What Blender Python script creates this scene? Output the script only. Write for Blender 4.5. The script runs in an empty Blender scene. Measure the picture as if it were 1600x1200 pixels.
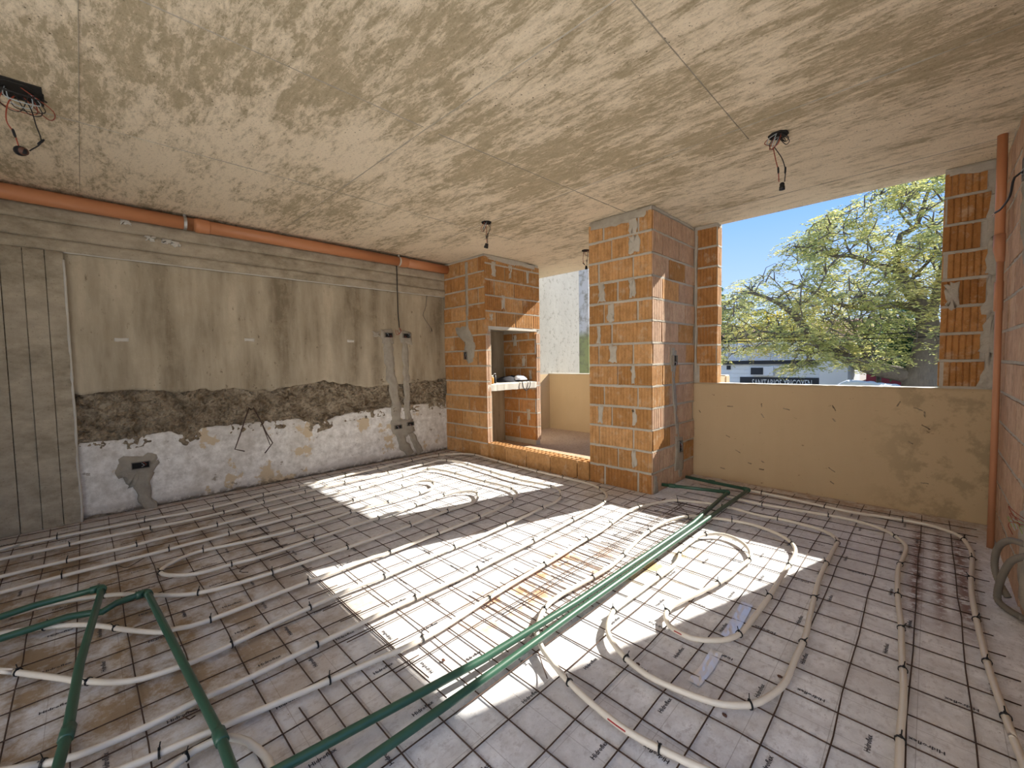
import bpy, bmesh, math, random
from mathutils import Vector, Matrix, noise as mnoise

sc = bpy.context.scene
# ------------------------------------------------------------------ camera
CP = Vector((4.7772, -3.5180, 1.2137)); FPX = 660.08
CR = Vector((0.7106, 0.7034, -0.0162)).normalized()
CF = Vector((-0.7031, 0.7091, -0.0528)).normalized()
CU = CR.cross(CF).normalized()
cd = bpy.data.cameras.new('camera'); cam = bpy.data.objects.new('camera', cd)
sc.collection.objects.link(cam); sc.camera = cam
cd.sensor_width = 36.0; cd.lens = FPX / 1600 * 36.0; cd.clip_start = 0.02; cd.clip_end = 500
rot = Matrix((CR, CU, -CF)).transposed()
cam.matrix_world = Matrix.Translation(CP) @ rot.to_4x4()

def at(px, py, ax, v):
    """world point that a photo pixel shows on the plane axis = v"""
    d = CF + CR * ((px - 800) / FPX) + CU * ((600 - py) / FPX)
    return CP + d * ((v - CP[ax]) / d[ax])

# ------------------------------------------------------------------ sky, sun, exposure
SUN_DIR = Vector((0.31, 1.0, 0.69)).normalized()      # towards the sun
w = bpy.data.worlds.new('sky'); sc.world = w; w.use_nodes = True
nt = w.node_tree; nt.nodes.clear()
wo = nt.nodes.new('ShaderNodeOutputWorld'); bg = nt.nodes.new('ShaderNodeBackground')
tc = nt.nodes.new('ShaderNodeTexCoord'); sx = nt.nodes.new('ShaderNodeSeparateXYZ')
rp = nt.nodes.new('ShaderNodeValToRGB')
nt.links.new(tc.outputs['Generated'], sx.inputs[0]); nt.links.new(sx.outputs['Z'], rp.inputs[0])
nt.links.new(rp.outputs[0], bg.inputs[0]); nt.links.new(bg.outputs[0], wo.inputs[0])
rp.color_ramp.elements[0].position = 0.0; rp.color_ramp.elements[0].color = (0.66, 0.82, 1.05, 1)
rp.color_ramp.elements[1].position = 0.75; rp.color_ramp.elements[1].color = (0.15, 0.34, 0.75, 1)
e = rp.color_ramp.elements.new(0.30); e.color = (0.24, 0.50, 1.05, 1)
bg.inputs[1].default_value = 0.325
sl = bpy.data.lights.new('sun', 'SUN'); sun = bpy.data.objects.new('sun', sl); sc.collection.objects.link(sun)
sl.energy = 3.9; sl.angle = 0.009; sl.color = (1.0, 0.955, 0.85)
sun.rotation_euler = SUN_DIR.to_track_quat('Z', 'Y').to_euler(); sun.location = (8, 20, 20)
sc.view_settings.view_transform = 'Standard'; sc.view_settings.look = 'None'
sc.view_settings.gamma = 1.0; sc.view_settings.use_curve_mapping = False
sc.view_settings.exposure = 1.86
sc.cycles.max_bounces = 10; sc.cycles.diffuse_bounces = 7

# ------------------------------------------------------------------ dimensions (metres)
H = 2.55; BX = 0.84; P0 = 2.378; P1 = 3.03; Y1 = 0.934; W0 = 3.254; W1 = 4.82; RX = 5.11; SILL = 0.964
BY = 1.02; YB = -5.6; GROUND = -3.0
C = sc.collection
RNG = random.Random(7)

# ------------------------------------------------------------------ object helpers
def link(name, me, mat=None, parent=None, loc=None):
    o = bpy.data.objects.new(name, me); C.objects.link(o)
    if mat is not None and me is not None and not me.materials: me.materials.append(mat)
    if loc is not None: o.location = loc
    if parent is not None:
        o.parent = parent
        o.matrix_parent_inverse = Matrix.Translation(-WL(parent))
    return o
WORLD = {}
def WL(o): return WORLD.get(o.name, Vector((0, 0, 0)))
def obj(name, vf, mat, parent=None, smooth=False):
    """one mesh object from world-space (verts, faces); its origin sits at the base of the shape"""
    vs, fs = vf
    n = len(vs)
    xs = [v[0] for v in vs]; ys = [v[1] for v in vs]; zs = [v[2] for v in vs]
    c = Vector(((min(xs) + max(xs)) / 2, (min(ys) + max(ys)) / 2, min(zs)))
    me = bpy.data.meshes.new(name)
    me.from_pydata([(v[0] - c.x, v[1] - c.y, v[2] - c.z) for v in vs], [], fs)
    if smooth: me.polygons.foreach_set('use_smooth', [True] * len(me.polygons))
    me.update()
    o = link(name, me, mat, parent, c); WORLD[o.name] = c
    return o
def empty(name, loc):
    o = bpy.data.objects.new(name, None); C.objects.link(o); o.location = loc
    o.empty_display_size = 0.1; WORLD[o.name] = Vector(loc); return o
def tag(o, label=None, cat=None, group=None, kind=None):
    if label: o['label'] = label
    if cat: o['category'] = cat
    if group: o['group'] = group
    if kind: o['kind'] = kind
    return o
def thing(name, loc, label, cat, group=None):
    return tag(empty(name, loc), label, cat, group)
def join(*vfs):
    V, F = [], []
    for vs, fs in vfs:
        k = len(V); V += list(vs); F += [tuple(i + k for i in f) for f in fs]
    return V, F
def box(x0, x1, y0, y1, z0, z1):
    V = [(x0, y0, z0), (x1, y0, z0), (x1, y1, z0), (x0, y1, z0), (x0, y0, z1), (x1, y0, z1), (x1, y1, z1), (x0, y1, z1)]
    return V, [(0, 3, 2, 1), (4, 5, 6, 7), (0, 1, 5, 4), (1, 2, 6, 5), (2, 3, 7, 6), (3, 0, 4, 7)]
def spline(pts, step=0.03, closed=False):
    P = [Vector(p) for p in pts]; out = []
    for i in range(len(P) - 1):
        a = P[i - 1] if i > 0 else P[0] * 2 - P[1]
        b, c = P[i], P[i + 1]
        d = P[i + 2] if i + 2 < len(P) else P[-1] * 2 - P[-2]
        n = max(1, int((c - b).length / step))
        for k in range(n):
            t = k / n
            out.append(0.5 * ((2 * b) + (c - a) * t + (2 * a - 5 * b + 4 * c - d) * t * t + (3 * b - a - 3 * c + d) * t ** 3))
    out.append(P[-1]); return out
def tube(path, r, n=8, caps=True, rfun=None):
    P = [Vector(p) for p in path]; V, F = [], []
    up = None
    for i, p in enumerate(P):
        t = (P[min(i + 1, len(P) - 1)] - P[max(i - 1, 0)])
        if t.length < 1e-9: t = Vector((0, 0, 1))
        t.normalize()
        if up is None:
            up = Vector((0, 0, 1)) if abs(t.z) < 0.95 else Vector((1, 0, 0))
        s = t.cross(up)
        if s.length < 1e-6: s = t.orthogonal()
        s.normalize(); u = s.cross(t).normalized(); up = u
        rr = rfun(i / max(1, len(P) - 1)) if rfun else (r[i] if isinstance(r, (list, tuple)) else r)
        for k in range(n):
            a = 2 * math.pi * k / n
            V.append(tuple(p + (s * math.cos(a) + u * math.sin(a)) * rr))
    for i in range(len(P) - 1):
        for k in range(n):
            a, b = i * n + k, i * n + (k + 1) % n
            F.append((a, b, b + n, a + n))
    if caps:
        F.append(tuple(range(n))[::-1]); F.append(tuple((len(P) - 1) * n + k for k in range(n)))
    return V, F
def nz(x, y, z=0.0): return mnoise.noise(Vector((x, y, z)))
def fr(x, y, z=0.0, o=4): return mnoise.fractal(Vector((x, y, z)), 1.0, 2.0, o)

# ------------------------------------------------------------------ materials
class NB:
    def __init__(s, name, rough=0.85, spec=0.25):
        s.m = bpy.data.materials.new(name); s.m.use_nodes = True
        s.t = s.m.node_tree; s.b = s.t.nodes['Principled BSDF']
        s.b.inputs['Roughness'].default_value = rough
        s.b.inputs['Specular IOR Level'].default_value = spec
        s.pos = s.n('ShaderNodeNewGeometry').outputs['Position']
    def n(s, t): return s.t.nodes.new(t)
    def l(s, a, b): s.t.links.new(a, b)
    def val(s, x, sock):
        if hasattr(x, 'is_linked') or hasattr(x, 'links'): s.l(x, sock)
        else: sock.default_value = x
    def map(s, scale=(1, 1, 1), loc=(0, 0, 0), src=None):
        m = s.n('ShaderNodeMapping'); s.l(src or s.pos, m.inputs[0])
        m.inputs['Scale'].default_value = scale; m.inputs['Location'].default_value = loc
        return m.outputs[0]
    def noise(s, scale, det=6, rough=0.6, vec=None, dist=0.0):
        k = s.n('ShaderNodeTexNoise'); s.l(vec or s.pos, k.inputs['Vector'])
        k.inputs['Scale'].default_value = scale; k.inputs['Detail'].default_value = det
        k.inputs['Roughness'].default_value = rough; k.inputs['Distortion'].default_value = dist
        return k.outputs['Fac']
    def vor(s, scale, vec=None, feat='F1'):
        k = s.n('ShaderNodeTexVoronoi'); k.feature = feat; s.l(vec or s.pos, k.inputs['Vector'])
        k.inputs['Scale'].default_value = scale
        return k.outputs['Distance']
    def ramp(s, fac, stops):
        r = s.n('ShaderNodeValToRGB'); s.l(fac, r.inputs[0]); el = r.color_ramp.elements
        while len(el) < len(stops): el.new(0.5)
        for q, (p, c) in zip(el, stops):
            q.position = p; q.color = (c, c, c, 1) if not isinstance(c, tuple) else (*c, 1)
        return r.outputs[0]
    def mix(s, fac, a, b, mode='MIX'):
        m = s.n('ShaderNodeMix'); m.data_type = 'RGBA'; m.blend_type = mode
        s.val(fac, m.inputs['Factor'])
        for x, i in ((a, 6), (b, 7)):
            if isinstance(x, tuple): m.inputs[i].default_value = (*x, 1)
            else: s.l(x, m.inputs[i])
        return m.outputs[2]
    def math(s, op, a, b=0.0, c=None):
        m = s.n('ShaderNodeMath'); m.operation = op; s.val(a, m.inputs[0]); s.val(b, m.inputs[1])
        if c is not None: s.val(c, m.inputs[2])
        return m.outputs[0]
    def xyz(s):
        k = s.n('ShaderNodeSeparateXYZ'); s.l(s.pos, k.inputs[0]); return k.outputs
    def col(s, x):
        if isinstance(x, tuple): s.b.inputs['Base Color'].default_value = (*x, 1)
        else: s.l(x, s.b.inputs['Base Color'])
        return s
    def bump(s, h, strength=0.5, dist=0.01):
        k = s.n('ShaderNodeBump'); k.inputs['Strength'].default_value = strength; k.inputs['Distance'].default_value = dist
        s.l(h, k.inputs['Height']); s.l(k.outputs[0], s.b.inputs['Normal']); return s
    def band(s, v, a, b, soft=0.1):
        """1 between a and b"""
        u = s.n('ShaderNodeMapRange'); u.interpolation_type = 'SMOOTHSTEP'; s.l(v, u.inputs[0])
        u.inputs[1].default_value = a - soft; u.inputs[2].default_value = a + soft
        d = s.n('ShaderNodeMapRange'); d.interpolation_type = 'SMOOTHSTEP'; s.l(v, d.inputs[0])
        d.inputs[1].default_value = b - soft; d.inputs[2].default_value = b + soft
        d.inputs[3].default_value = 1; d.inputs[4].default_value = 0
        return s.math('MULTIPLY', u.outputs[0], d.outputs[0])
def flat(name, c, rough=0.6, metal=0.0, spec=0.3, var=0.0, vs=30):
    k = NB(name, rough, spec); k.b.inputs['Metallic'].default_value = metal
    if var:
        f = k.noise(vs, 4)
        k.col(k.mix(f, tuple(x * (1 - var) for x in c), tuple(min(1, x * (1 + var)) for x in c)))
    else: k.col(c)
    return k.m

M = {}
# ceiling: stripped concrete with pale scabs left by the boards, smoother pale band by the window
k = NB('ceiling_concrete', 0.9, 0.15)
v = k.map((0.55, 1.7, 1.0))
big = k.noise(0.8, 4, 0.55); sc1 = k.noise(5.0, 10, 0.74, v, 0.8); sc2 = k.noise(19, 9, 0.78, v, 0.3); fine = k.noise(80, 5, 0.75); mid = k.noise(2.2, 6, 0.65, v)
f = k.math('ADD', k.math('MULTIPLY', sc1, 0.36), k.math('MULTIPLY', sc2, 0.40)); f = k.math('ADD', f, k.math('MULTIPLY', mid, 0.24))
f = k.math('ADD', f, k.math('MULTIPLY', k.math('SUBTRACT', big, 0.5), 0.30))
X = k.xyz()
winband = k.band(X['Y'], -0.15, 3.0, 0.6); f = k.math('ADD', f, k.math('MULTIPLY', winband, 0.05))
f = k.math('ADD', f, k.math('MULTIPLY', k.band(X['X'], -1.0, 1.5, 0.8), 0.03))
base = k.mix(k.ramp(sc2, [(0.3, 0.0), (0.7, 1.0)]), (0.36, 0.30, 0.195), (0.58, 0.485, 0.335))
cc = k.mix(k.ramp(f, [(0.475, 0.0), (0.505, 0.5), (0.56, 1.0)]), base, (0.82, 0.71, 0.54))
cc = k.mix(k.ramp(fine, [(0.33, 0.75), (0.43, 0.0)]), cc, (0.17, 0.13, 0.08))
cc = k.mix(k.ramp(fine, [(0.58, 0.0), (0.70, 0.6)]), cc, (0.70, 0.63, 0.50))
pit = k.math('MULTIPLY', k.ramp(k.vor(26), [(0.07, 1.0), (0.12, 0.0)]), k.ramp(mid, [(0.50, 0.0), (0.56, 0.9)]))
cc = k.mix(pit, cc, (0.07, 0.05, 0.03))
k.col(cc); k.bump(k.math('ADD', k.math('MULTIPLY', f, 0.8), k.math('MULTIPLY', fine, 0.3)), 0.7, 0.012); M['ceiling'] = k.m
# generic formwork concrete (beam, column)
k = NB('board_concrete', 0.92, 0.15)
g = k.noise(2.0, 6, 0.6); st = k.noise(9, 7, 0.7, k.map((1, 0.7, 1.3))); fine = k.noise(90, 3)
cc = k.mix(k.ramp(st, [(0.30, 0.0), (0.68, 1.0)]), (0.24, 0.20, 0.14), (0.50, 0.43, 0.32)); cc = k.mix(k.ramp(g, [(0.42, 0.0), (0.62, 0.5)]), cc, (0.47, 0.405, 0.31)); cc = k.mix(k.ramp(fine, [(0.28, 0.6), (0.38, 0.0)]), cc, (0.15, 0.12, 0.085))
k.col(cc); k.bump(k.math('ADD', st, k.math('MULTIPLY', fine, 0.3)), 0.4, 0.008); M['board'] = k.m
# grey cement render, upper half of the left wall, damp streaks that run down it
k = NB('cement_render', 0.92, 0.15)
drip = k.noise(2.6, 5, 0.6, k.map((1, 1.6, 0.28))); blot = k.noise(5, 8, 0.7); fine = k.noise(60, 5, 0.7)
cc = k.mix(k.ramp(drip, [(0.34, 0.0), (0.50, 0.55), (0.66, 1.0)]), (0.22, 0.175, 0.115), (0.53, 0.455, 0.335)); cc = k.mix(k.ramp(blot, [(0.46, 0.0), (0.66, 0.7)]), cc, (0.40, 0.335, 0.235)); cc = k.mix(k.ramp(fine, [(0.62, 0.0), (0.74, 0.6)]), cc, (0.60, 0.53, 0.41))
cc = k.mix(k.ramp(k.noise(22, 6, 0.7, k.map((1, 1, .5))), [(0.31, 0.75), (0.38, 0.0)]), cc, (0.15, 0.115, 0.075))
k.col(cc); k.bump(k.math('ADD', blot, k.math('MULTIPLY', fine, 0.4)), 0.45, 0.008); M['render'] = k.m
# torn rubble band
k = NB('torn_earth_mortar', 0.97, 0.1)
a = k.noise(9, 8, 0.7); b = k.noise(45, 5, 0.7)
cc = k.mix(k.ramp(a, [(0.35, 0.0), (0.65, 1.0)]), (0.17, 0.125, 0.078), (0.48, 0.40, 0.29)); cc = k.mix(k.ramp(b, [(0.35, 0.6), (0.5, 0.0)]), cc, (0.10, 0.07, 0.045))
k.col(cc); k.bump(k.math('ADD', a, k.math('MULTIPLY', b, 0.5)), 0.8, 0.02); M['rubble'] = k.m
# old white limewash with peeled ochre and grey patches
k = NB('old_white_plaster', 0.9, 0.2)
a = k.noise(3.1, 7, 0.62, k.map((1, 1, 1), (0, 3.3, 0.4))); b = k.noise(14, 8, 0.7); c3 = k.noise(5.5, 8, 0.75, k.map((1, 1, 1.6), (2, 0, 0)))
cc = k.mix(k.ramp(b, [(0.30, 0.0), (0.62, 1.0)]), (0.52, 0.48, 0.42), (0.88, 0.85, 0.80)); cc = k.mix(k.ramp(k.noise(2.2, 7, 0.7), [(0.38, 0.5), (0.52, 0.0)]), cc, (0.50, 0.45, 0.38))
cc = k.mix(k.ramp(a, [(0.585, 0.0), (0.60, 0.9)]), cc, (0.60, 0.47, 0.30))
cc = k.mix(k.ramp(c3, [(0.355, 0.9), (0.38, 0.0)]), cc, (0.30, 0.25, 0.19))
X = k.xyz()
low = k.math('MULTIPLY', k.band(X['Z'], -1, 0.05, 0.07), k.ramp(b, [(0.42, 0.0), (0.55, 1.0)]))
cc = k.mix(low, cc, (0.13, 0.095, 0.065))
k.col(cc); k.bump(k.math('ADD', k.math('MULTIPLY', a, 0.8), b), 0.4, 0.008); M['white_plaster'] = k.m
# beige render of the window parapet with scuffs
k = NB('beige_render', 0.9, 0.15)
a = k.noise(1.8, 6, 0.6); st = k.noise(7, 5, 0.6, k.map((1.6, 1, 0.22))); b = k.noise(26, 6, 0.75, k.map((0.45, 1, 1)))
cc = k.mix(a, (0.50, 0.37, 0.225), (0.60, 0.46, 0.29)); cc = k.mix(k.math('MULTIPLY', st, 0.35), cc, (0.42, 0.31, 0.19))
cc = k.mix(k.ramp(b, [(0.315, 0.85), (0.345, 0.0)]), cc, (0.14, 0.095, 0.05))
X = k.xyz(); damp = k.math('MULTIPLY', k.band(X['X'], 4.55, 6, 0.25), k.ramp(k.noise(6, 6, 0.7), [(0.5, 0.0), (0.6, 0.55)]))
cc = k.mix(damp, cc, (0.29, 0.23, 0.14))
k.col(cc); k.bump(k.math('ADD', st, k.noise(80, 3)), 0.25, 0.006); M['beige'] = k.m
# cement mortar
k = NB('mortar', 0.95, 0.1)
a = k.noise(18, 6, 0.7); b = k.noise(90, 4, 0.7)
k.col(k.mix(a, (0.36, 0.32, 0.26), (0.60, 0.55, 0.47))); k.bump(k.math('ADD', a, k.math('MULTIPLY', b, 0.5)), 0.7, 0.012); M['mortar'] = k.m
k = NB('grey_patch_mortar', 0.95, 0.1)
a = k.noise(14, 6, 0.7); b = k.noise(70, 4, 0.7)
k.col(k.mix(a, (0.25, 0.22, 0.175), (0.50, 0.45, 0.37))); k.bump(k.math('ADD', a, k.math('MULTIPLY', b, 0.5)), 0.7, 0.012); M['patch'] = k.m
# fired clay, tone per brick from the object, cement smears
def clay(name, lo, hi):
    k = NB(name, 0.88, 0.2)
    oi = k.n('ShaderNodeObjectInfo').outputs['Random']
    a = k.noise(9, 6, 0.65); b = k.noise(16, 8, 0.78, k.map((1, 1, 0.7))); c = k.noise(70, 4, 0.7)
    cc = k.mix(oi, lo, hi)
    cc = k.mix(k.ramp(b, [(0.36, 0.6), (0.56, 0.0)]), cc, tuple(x * 0.60 for x in lo))
    cc = k.mix(k.ramp(a, [(0.55, 0.0), (0.68, 0.6)]), cc, (0.56, 0.42, 0.28))
    cc = k.mix(k.ramp(c, [(0.62, 0.0), (0.74, 0.5)]), cc, (0.62, 0.50, 0.38))
    k.col(cc); k.bump(b, 0.35, 0.005); return k.m
M['clay'] = clay('clay_orange', (0.38, 0.185, 0.06), (0.60, 0.335, 0.145))
M['clay_red'] = clay('clay_red', (0.36, 0.16, 0.05), (0.50, 0.245, 0.085))
M['clay_pink'] = clay('clay_pink', (0.47, 0.30, 0.20), (0.58, 0.40, 0.28))
# printed insulating film on the floor: faint printed grid, dirt, rust and mud stains, ochre that also paints shade
k = NB('floor_film', 0.6, 0.35)
X = k.xyz()
def gl(v, per, off, wdt):
    q = k.math('FRACT', k.math('ADD', k.math('MULTIPLY', v, 1.0 / per), off))
    return k.math('LESS_THAN', q, wdt / per)
lines = k.math('MAXIMUM', gl(X['X'], 0.2, 0.13, 0.0022), gl(X['Y'], 0.2, 0.37, 0.0022))
d1 = k.noise(1.1, 5, 0.6); d2 = k.noise(9, 9, 0.75); d3 = k.noise(40, 6, 0.75, k.map((1, 0.6, 1))); sp = k.vor(34)
cc = k.mix(k.ramp(d2, [(0.32, 0.0), (0.66, 1.0)]), (0.60, 0.595, 0.61), (0.92, 0.915, 0.93))
cc = k.mix(k.ramp(d3, [(0.37, 0.8), (0.49, 0.0)]), cc, (0.52, 0.49, 0.49))
cc = k.mix(k.ramp(k.noise(4.2, 8, 0.72), [(0.40, 0.45), (0.52, 0.0)]), cc, (0.55, 0.51, 0.49))
cc = k.mix(k.ramp(d1, [(0.36, 0.35), (0.55, 0.0)]), cc, (0.52, 0.48, 0.46))
cc = k.mix(k.math('MULTIPLY', lines, 0.55), cc, (0.30, 0.27, 0.26))
cc = k.mix(k.math('MULTIPLY', k.ramp(sp, [(0.05, 1.0), (0.10, 0.0)]), k.ramp(d2, [(0.5, 0.0), (0.56, 0.8)])), cc, (0.18, 0.13, 0.10))
rust = k.math('MULTIPLY', k.math('MULTIPLY', k.band(X['X'], 3.05, 3.50, 0.18), k.band(X['Y'], -2.35, -1.2, 0.22)), k.ramp(k.noise(7, 6, 0.7), [(0.44, 0.0), (0.62, 0.85)]))
cc = k.mix(rust, cc, (0.50, 0.22, 0.08))
yel = k.math('MULTIPLY', k.math('MULTIPLY', k.band(X['X'], 3.55, 3.85, 0.08), k.band(X['Y'], -1.45, -0.9, 0.15)), k.ramp(k.noise(6, 4), [(0.45, 0.0), (0.6, 0.8)]))
cc = k.mix(yel, cc, (0.70, 0.45, 0.10))
och_shade = k.math('MULTIPLY', k.math('MULTIPLY', k.band(X['X'], 0.3, 3.3, 0.6), k.band(X['Y'], -6.0, -2.6, 0.7)), k.ramp(k.noise(4.5, 10, 0.76), [(0.40, 0.0), (0.56, 0.9)]))  # ochre stains that also darken the near-left floor as painted shade
cc = k.mix(och_shade, cc, (0.27, 0.175, 0.085))
mudl = k.math('MAXIMUM', k.math('MAXIMUM', k.band(X['X'], 4.725, 4.775, 0.03), k.band(X['X'], 4.825, 4.86, 0.025)), k.band(X['X'], 4.90, 4.96, 0.04))
mud = k.math('MULTIPLY', k.math('MULTIPLY', mudl, k.band(X['Y'], -0.85, 0.55, 0.25)), k.ramp(k.noise(20, 7, 0.75), [(0.43, 0.0), (0.50, 0.95)]))
cc = k.mix(mud, cc, (0.20, 0.085, 0.05))
edge = k.math('MULTIPLY', k.math('MAXIMUM', k.band(X['X'], -1, 0.12, 0.12), k.band(X['Y'], 0.55, 2, 0.25)), k.ramp(d2, [(0.40, 0.0), (0.58, 0.8)]))
cc = k.mix(edge, cc, (0.34, 0.215, 0.14))
k.col(cc); k.bump(k.math('ADD', d2, k.noise(3.5, 3)), 0.25, 0.01); M['film'] = k.m
M['ink'] = flat('film_ink', (0.05, 0.045, 0.05), 0.7)
M['pex'] = flat('white_pex', (0.70, 0.635, 0.545), 0.38, spec=0.5, var=0.06)
M['pexred'] = flat('red_print', (0.35, 0.03, 0.03), 0.5)
M['tie'] = flat('black_nylon', (0.012, 0.012, 0.012), 0.5)
M['wire'] = flat('rusty_wire', (0.085, 0.052, 0.038), 0.75, 0.3, var=0.35, vs=12)
M['green'] = flat('green_ppr', (0.030, 0.088, 0.056), 0.36, spec=0.5, var=0.12, vs=8)
M['pvc'] = flat('orange_brown_pvc', (0.52, 0.22, 0.10), 0.42, spec=0.45, var=0.10, vs=6)
M['pvc_pink'] = flat('pale_brown_pvc', (0.50, 0.23, 0.12), 0.5, spec=0.4, var=0.12, vs=6)
M['steel'] = flat('galvanised_steel', (0.55, 0.55, 0.54), 0.4, 0.9)
M['black'] = flat('black_plastic', (0.012, 0.012, 0.014), 0.5)
M['blackwire'] = flat('black_cable', (0.02, 0.018, 0.018), 0.55)
M['redwire'] = flat('red_brown_cable', (0.28, 0.055, 0.03), 0.5)
M['greenwire'] = flat('green_yellow_cable', (0.30, 0.38, 0.12), 0.5)
M['bluewire'] = flat('pale_blue_cable', (0.40, 0.45, 0.48), 0.5)
M['copper'] = flat('bare_copper', (0.75, 0.50, 0.35), 0.35, 0.8)
M['dark'] = flat('box_inside', (0.02, 0.018, 0.016), 0.9)
M['socket_brown'] = flat('socket_brown', (0.10, 0.045, 0.03), 0.5)
M['conduit'] = flat('grey_corrugated_conduit', (0.20, 0.175, 0.145), 0.6, var=0.15, vs=20)
M['foil'] = flat('aluminium_foil', (0.80, 0.79, 0.80), 0.35, 0.5)
M['amber'] = flat('amber_plastic', (0.62, 0.28, 0.06), 0.35, spec=0.5)
M['cloth_dark'] = flat('dark_cloth', (0.02, 0.02, 0.028), 0.8)
M['cloth_white'] = flat('white_cloth', (0.75, 0.75, 0.78), 0.7)
M['redbrick_dust'] = flat('rebar', (0.10, 0.065, 0.05), 0.6, 0.4, var=0.2)
k = NB('slab_concrete', 0.9, 0.15)
a = k.noise(6, 7, 0.7); k.col(k.mix(a, (0.42, 0.39, 0.33), (0.72, 0.69, 0.62))); k.bump(a, 0.4, 0.01); M['slab'] = k.m
k = NB('terrace_screed', 0.95, 0.1)
a = k.noise(3, 6, 0.65); b = k.noise(40, 6, 0.75)
cc = k.mix(a, (0.40, 0.27, 0.18), (0.55, 0.42, 0.30)); k.col(k.mix(k.ramp(b, [(0.36, 0.8), (0.45, 0.0)]), cc, (0.16, 0.09, 0.06))); k.bump(b, 0.5, 0.01); M['screed'] = k.m
k = NB('neighbour_wall', 0.92, 0.15)
a = k.noise(2.2, 7, 0.65, k.map((1, 1.4, 0.45))); b = k.noise(12, 7, 0.7)
cc = k.mix(a, (0.27, 0.255, 0.225), (0.42, 0.40, 0.35)); k.col(k.mix(k.ramp(b, [(0.36, 0.5), (0.46, 0.0)]), cc, (0.15, 0.135, 0.11))); k.bump(b, 0.4, 0.01); M['neighbour'] = k.m
k = NB('mossy_wall', 0.95, 0.1)
a = k.noise(5, 7, 0.7); X = k.xyz()
cc = k.mix(k.band(X['Z'], -5, 1.75, 0.1), (0.45, 0.45, 0.45), (0.24, 0.26, 0.12)); k.col(k.mix(k.ramp(a, [(0.40, 0.7), (0.52, 0.0)]), cc, (0.16, 0.15, 0.10))); M['mossy'] = k.m
M['asphalt'] = flat('asphalt', (0.10, 0.10, 0.10), 0.9, var=0.2, vs=4)
M['paving'] = flat('pavement', (0.32, 0.31, 0.29), 0.9, var=0.15, vs=3)
M['yard'] = flat('yard_concrete', (0.50, 0.47, 0.42), 0.9, var=0.12, vs=2)
M['bounce_white'] = flat('bounce_white', (0.84, 0.84, 0.85), 0.9, var=0.05, vs=2)  # white of the added sunlight-bouncing wall
M['siding'] = flat('white_boards', (0.86, 0.86, 0.83), 0.6, var=0.10, vs=5)
M['fascia'] = flat('pale_metal_fascia', (0.62, 0.64, 0.67), 0.5, 0.0, var=0.12, vs=3)
M['darkgrey'] = flat('dark_grey_paint', (0.035, 0.037, 0.042), 0.6)
M['sign_white'] = flat('sign_white', (0.75, 0.75, 0.75), 0.5)
M['maroon'] = flat('maroon_paint', (0.17, 0.022, 0.035), 0.6)
M['navy'] = flat('navy_paint', (0.02, 0.05, 0.12), 0.6)
M['tarp'] = flat('white_tarpaulin', (0.72, 0.73, 0.76), 0.6, var=0.08)
M['rooftile'] = flat('roof_tile', (0.36, 0.16, 0.10), 0.8, var=0.2)
k = NB('bark', 0.95, 0.1)
a = k.noise(14, 7, 0.75, k.map((1, 1, 0.35))); k.col(k.mix(a, (0.06, 0.05, 0.04), (0.27, 0.235, 0.19))); k.bump(a, 0.8, 0.03); M['bark'] = k.m
def leafmat(name, stops, sc_=0.9):
    k = NB(name, 0.55, 0.3)
    a = k.noise(sc_, 3, 0.6); b = k.noise(9, 2)
    c = k.ramp(k.math('ADD', k.math('MULTIPLY', a, 0.6), k.math('MULTIPLY', b, 0.4)), stops); k.col(c)
    tr = k.n('ShaderNodeBsdfTranslucent'); k.l(c, tr.inputs[0])
    mx = k.n('ShaderNodeMixShader'); mx.inputs[0].default_value = 0.45
    out = [q for q in k.t.nodes if q.type == 'OUTPUT_MATERIAL'][0]
    k.l(k.b.outputs[0], mx.inputs[1]); k.l(tr.outputs[0], mx.inputs[2]); k.l(mx.outputs[0], out.inputs[0])
    return k.m
M['leaf'] = leafmat('pinnate_leaves', [(0.36, (0.28, 0.33, 0.11)), (0.50, (0.48, 0.49, 0.18)), (0.62, (0.68, 0.58, 0.22))])
M['leaf_dark'] = leafmat('dark_leaves', [(0.40, (0.03, 0.08, 0.04)), (0.60, (0.08, 0.16, 0.06))])
M['leaf_conifer'] = leafmat('conifer_needles', [(0.40, (0.03, 0.09, 0.06)), (0.60, (0.07, 0.15, 0.09))])
M['leaf_yellow'] = leafmat('yellowing_leaves', [(0.40, (0.28, 0.26, 0.04)), (0.60, (0.50, 0.38, 0.05))])
M['leaf_mid'] = leafmat('mid_green_leaves', [(0.40, (0.08, 0.15, 0.04)), (0.60, (0.20, 0.28, 0.08))])

# ------------------------------------------------------------------ bricks
BRICK = {}
def brick_mesh(L, hgt, D=0.05):
    """hollow clay brick front: fired clay block with vertical grooves, local -Y is the face"""
    key = (round(L, 2), round(hgt, 3), round(D, 3))
    if key in BRICK: return BRICK[key]
    L = key[0]; n = max(2, int(round(L / 0.034))); p = L / n; g = 0.0075; gw = 0.007
    prof = [(-L / 2, D), (-L / 2, 0.0)]
    for i in range(1, n):
        x = -L / 2 + i * p; prof += [(x - gw, 0.0), (x, g), (x + gw * 0.5, 0.0)]
    prof += [(L / 2, 0.0), (L / 2, D)]
    m = len(prof); ch = 0.004
    V = []
    for z in (0, hgt):
        V += [(a, b, z) for a, b in prof]
    F = [(i, i + 1, i + 1 + m, i + m) for i in range(m - 1)]
    F.append(tuple(range(m))[::-1]); F.append(tuple(range(m, 2 * m)))
    me = bpy.data.meshes.new('brick'); me.from_pydata(V, [], F); me.update()
    BRICK[key] = me; return me
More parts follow.
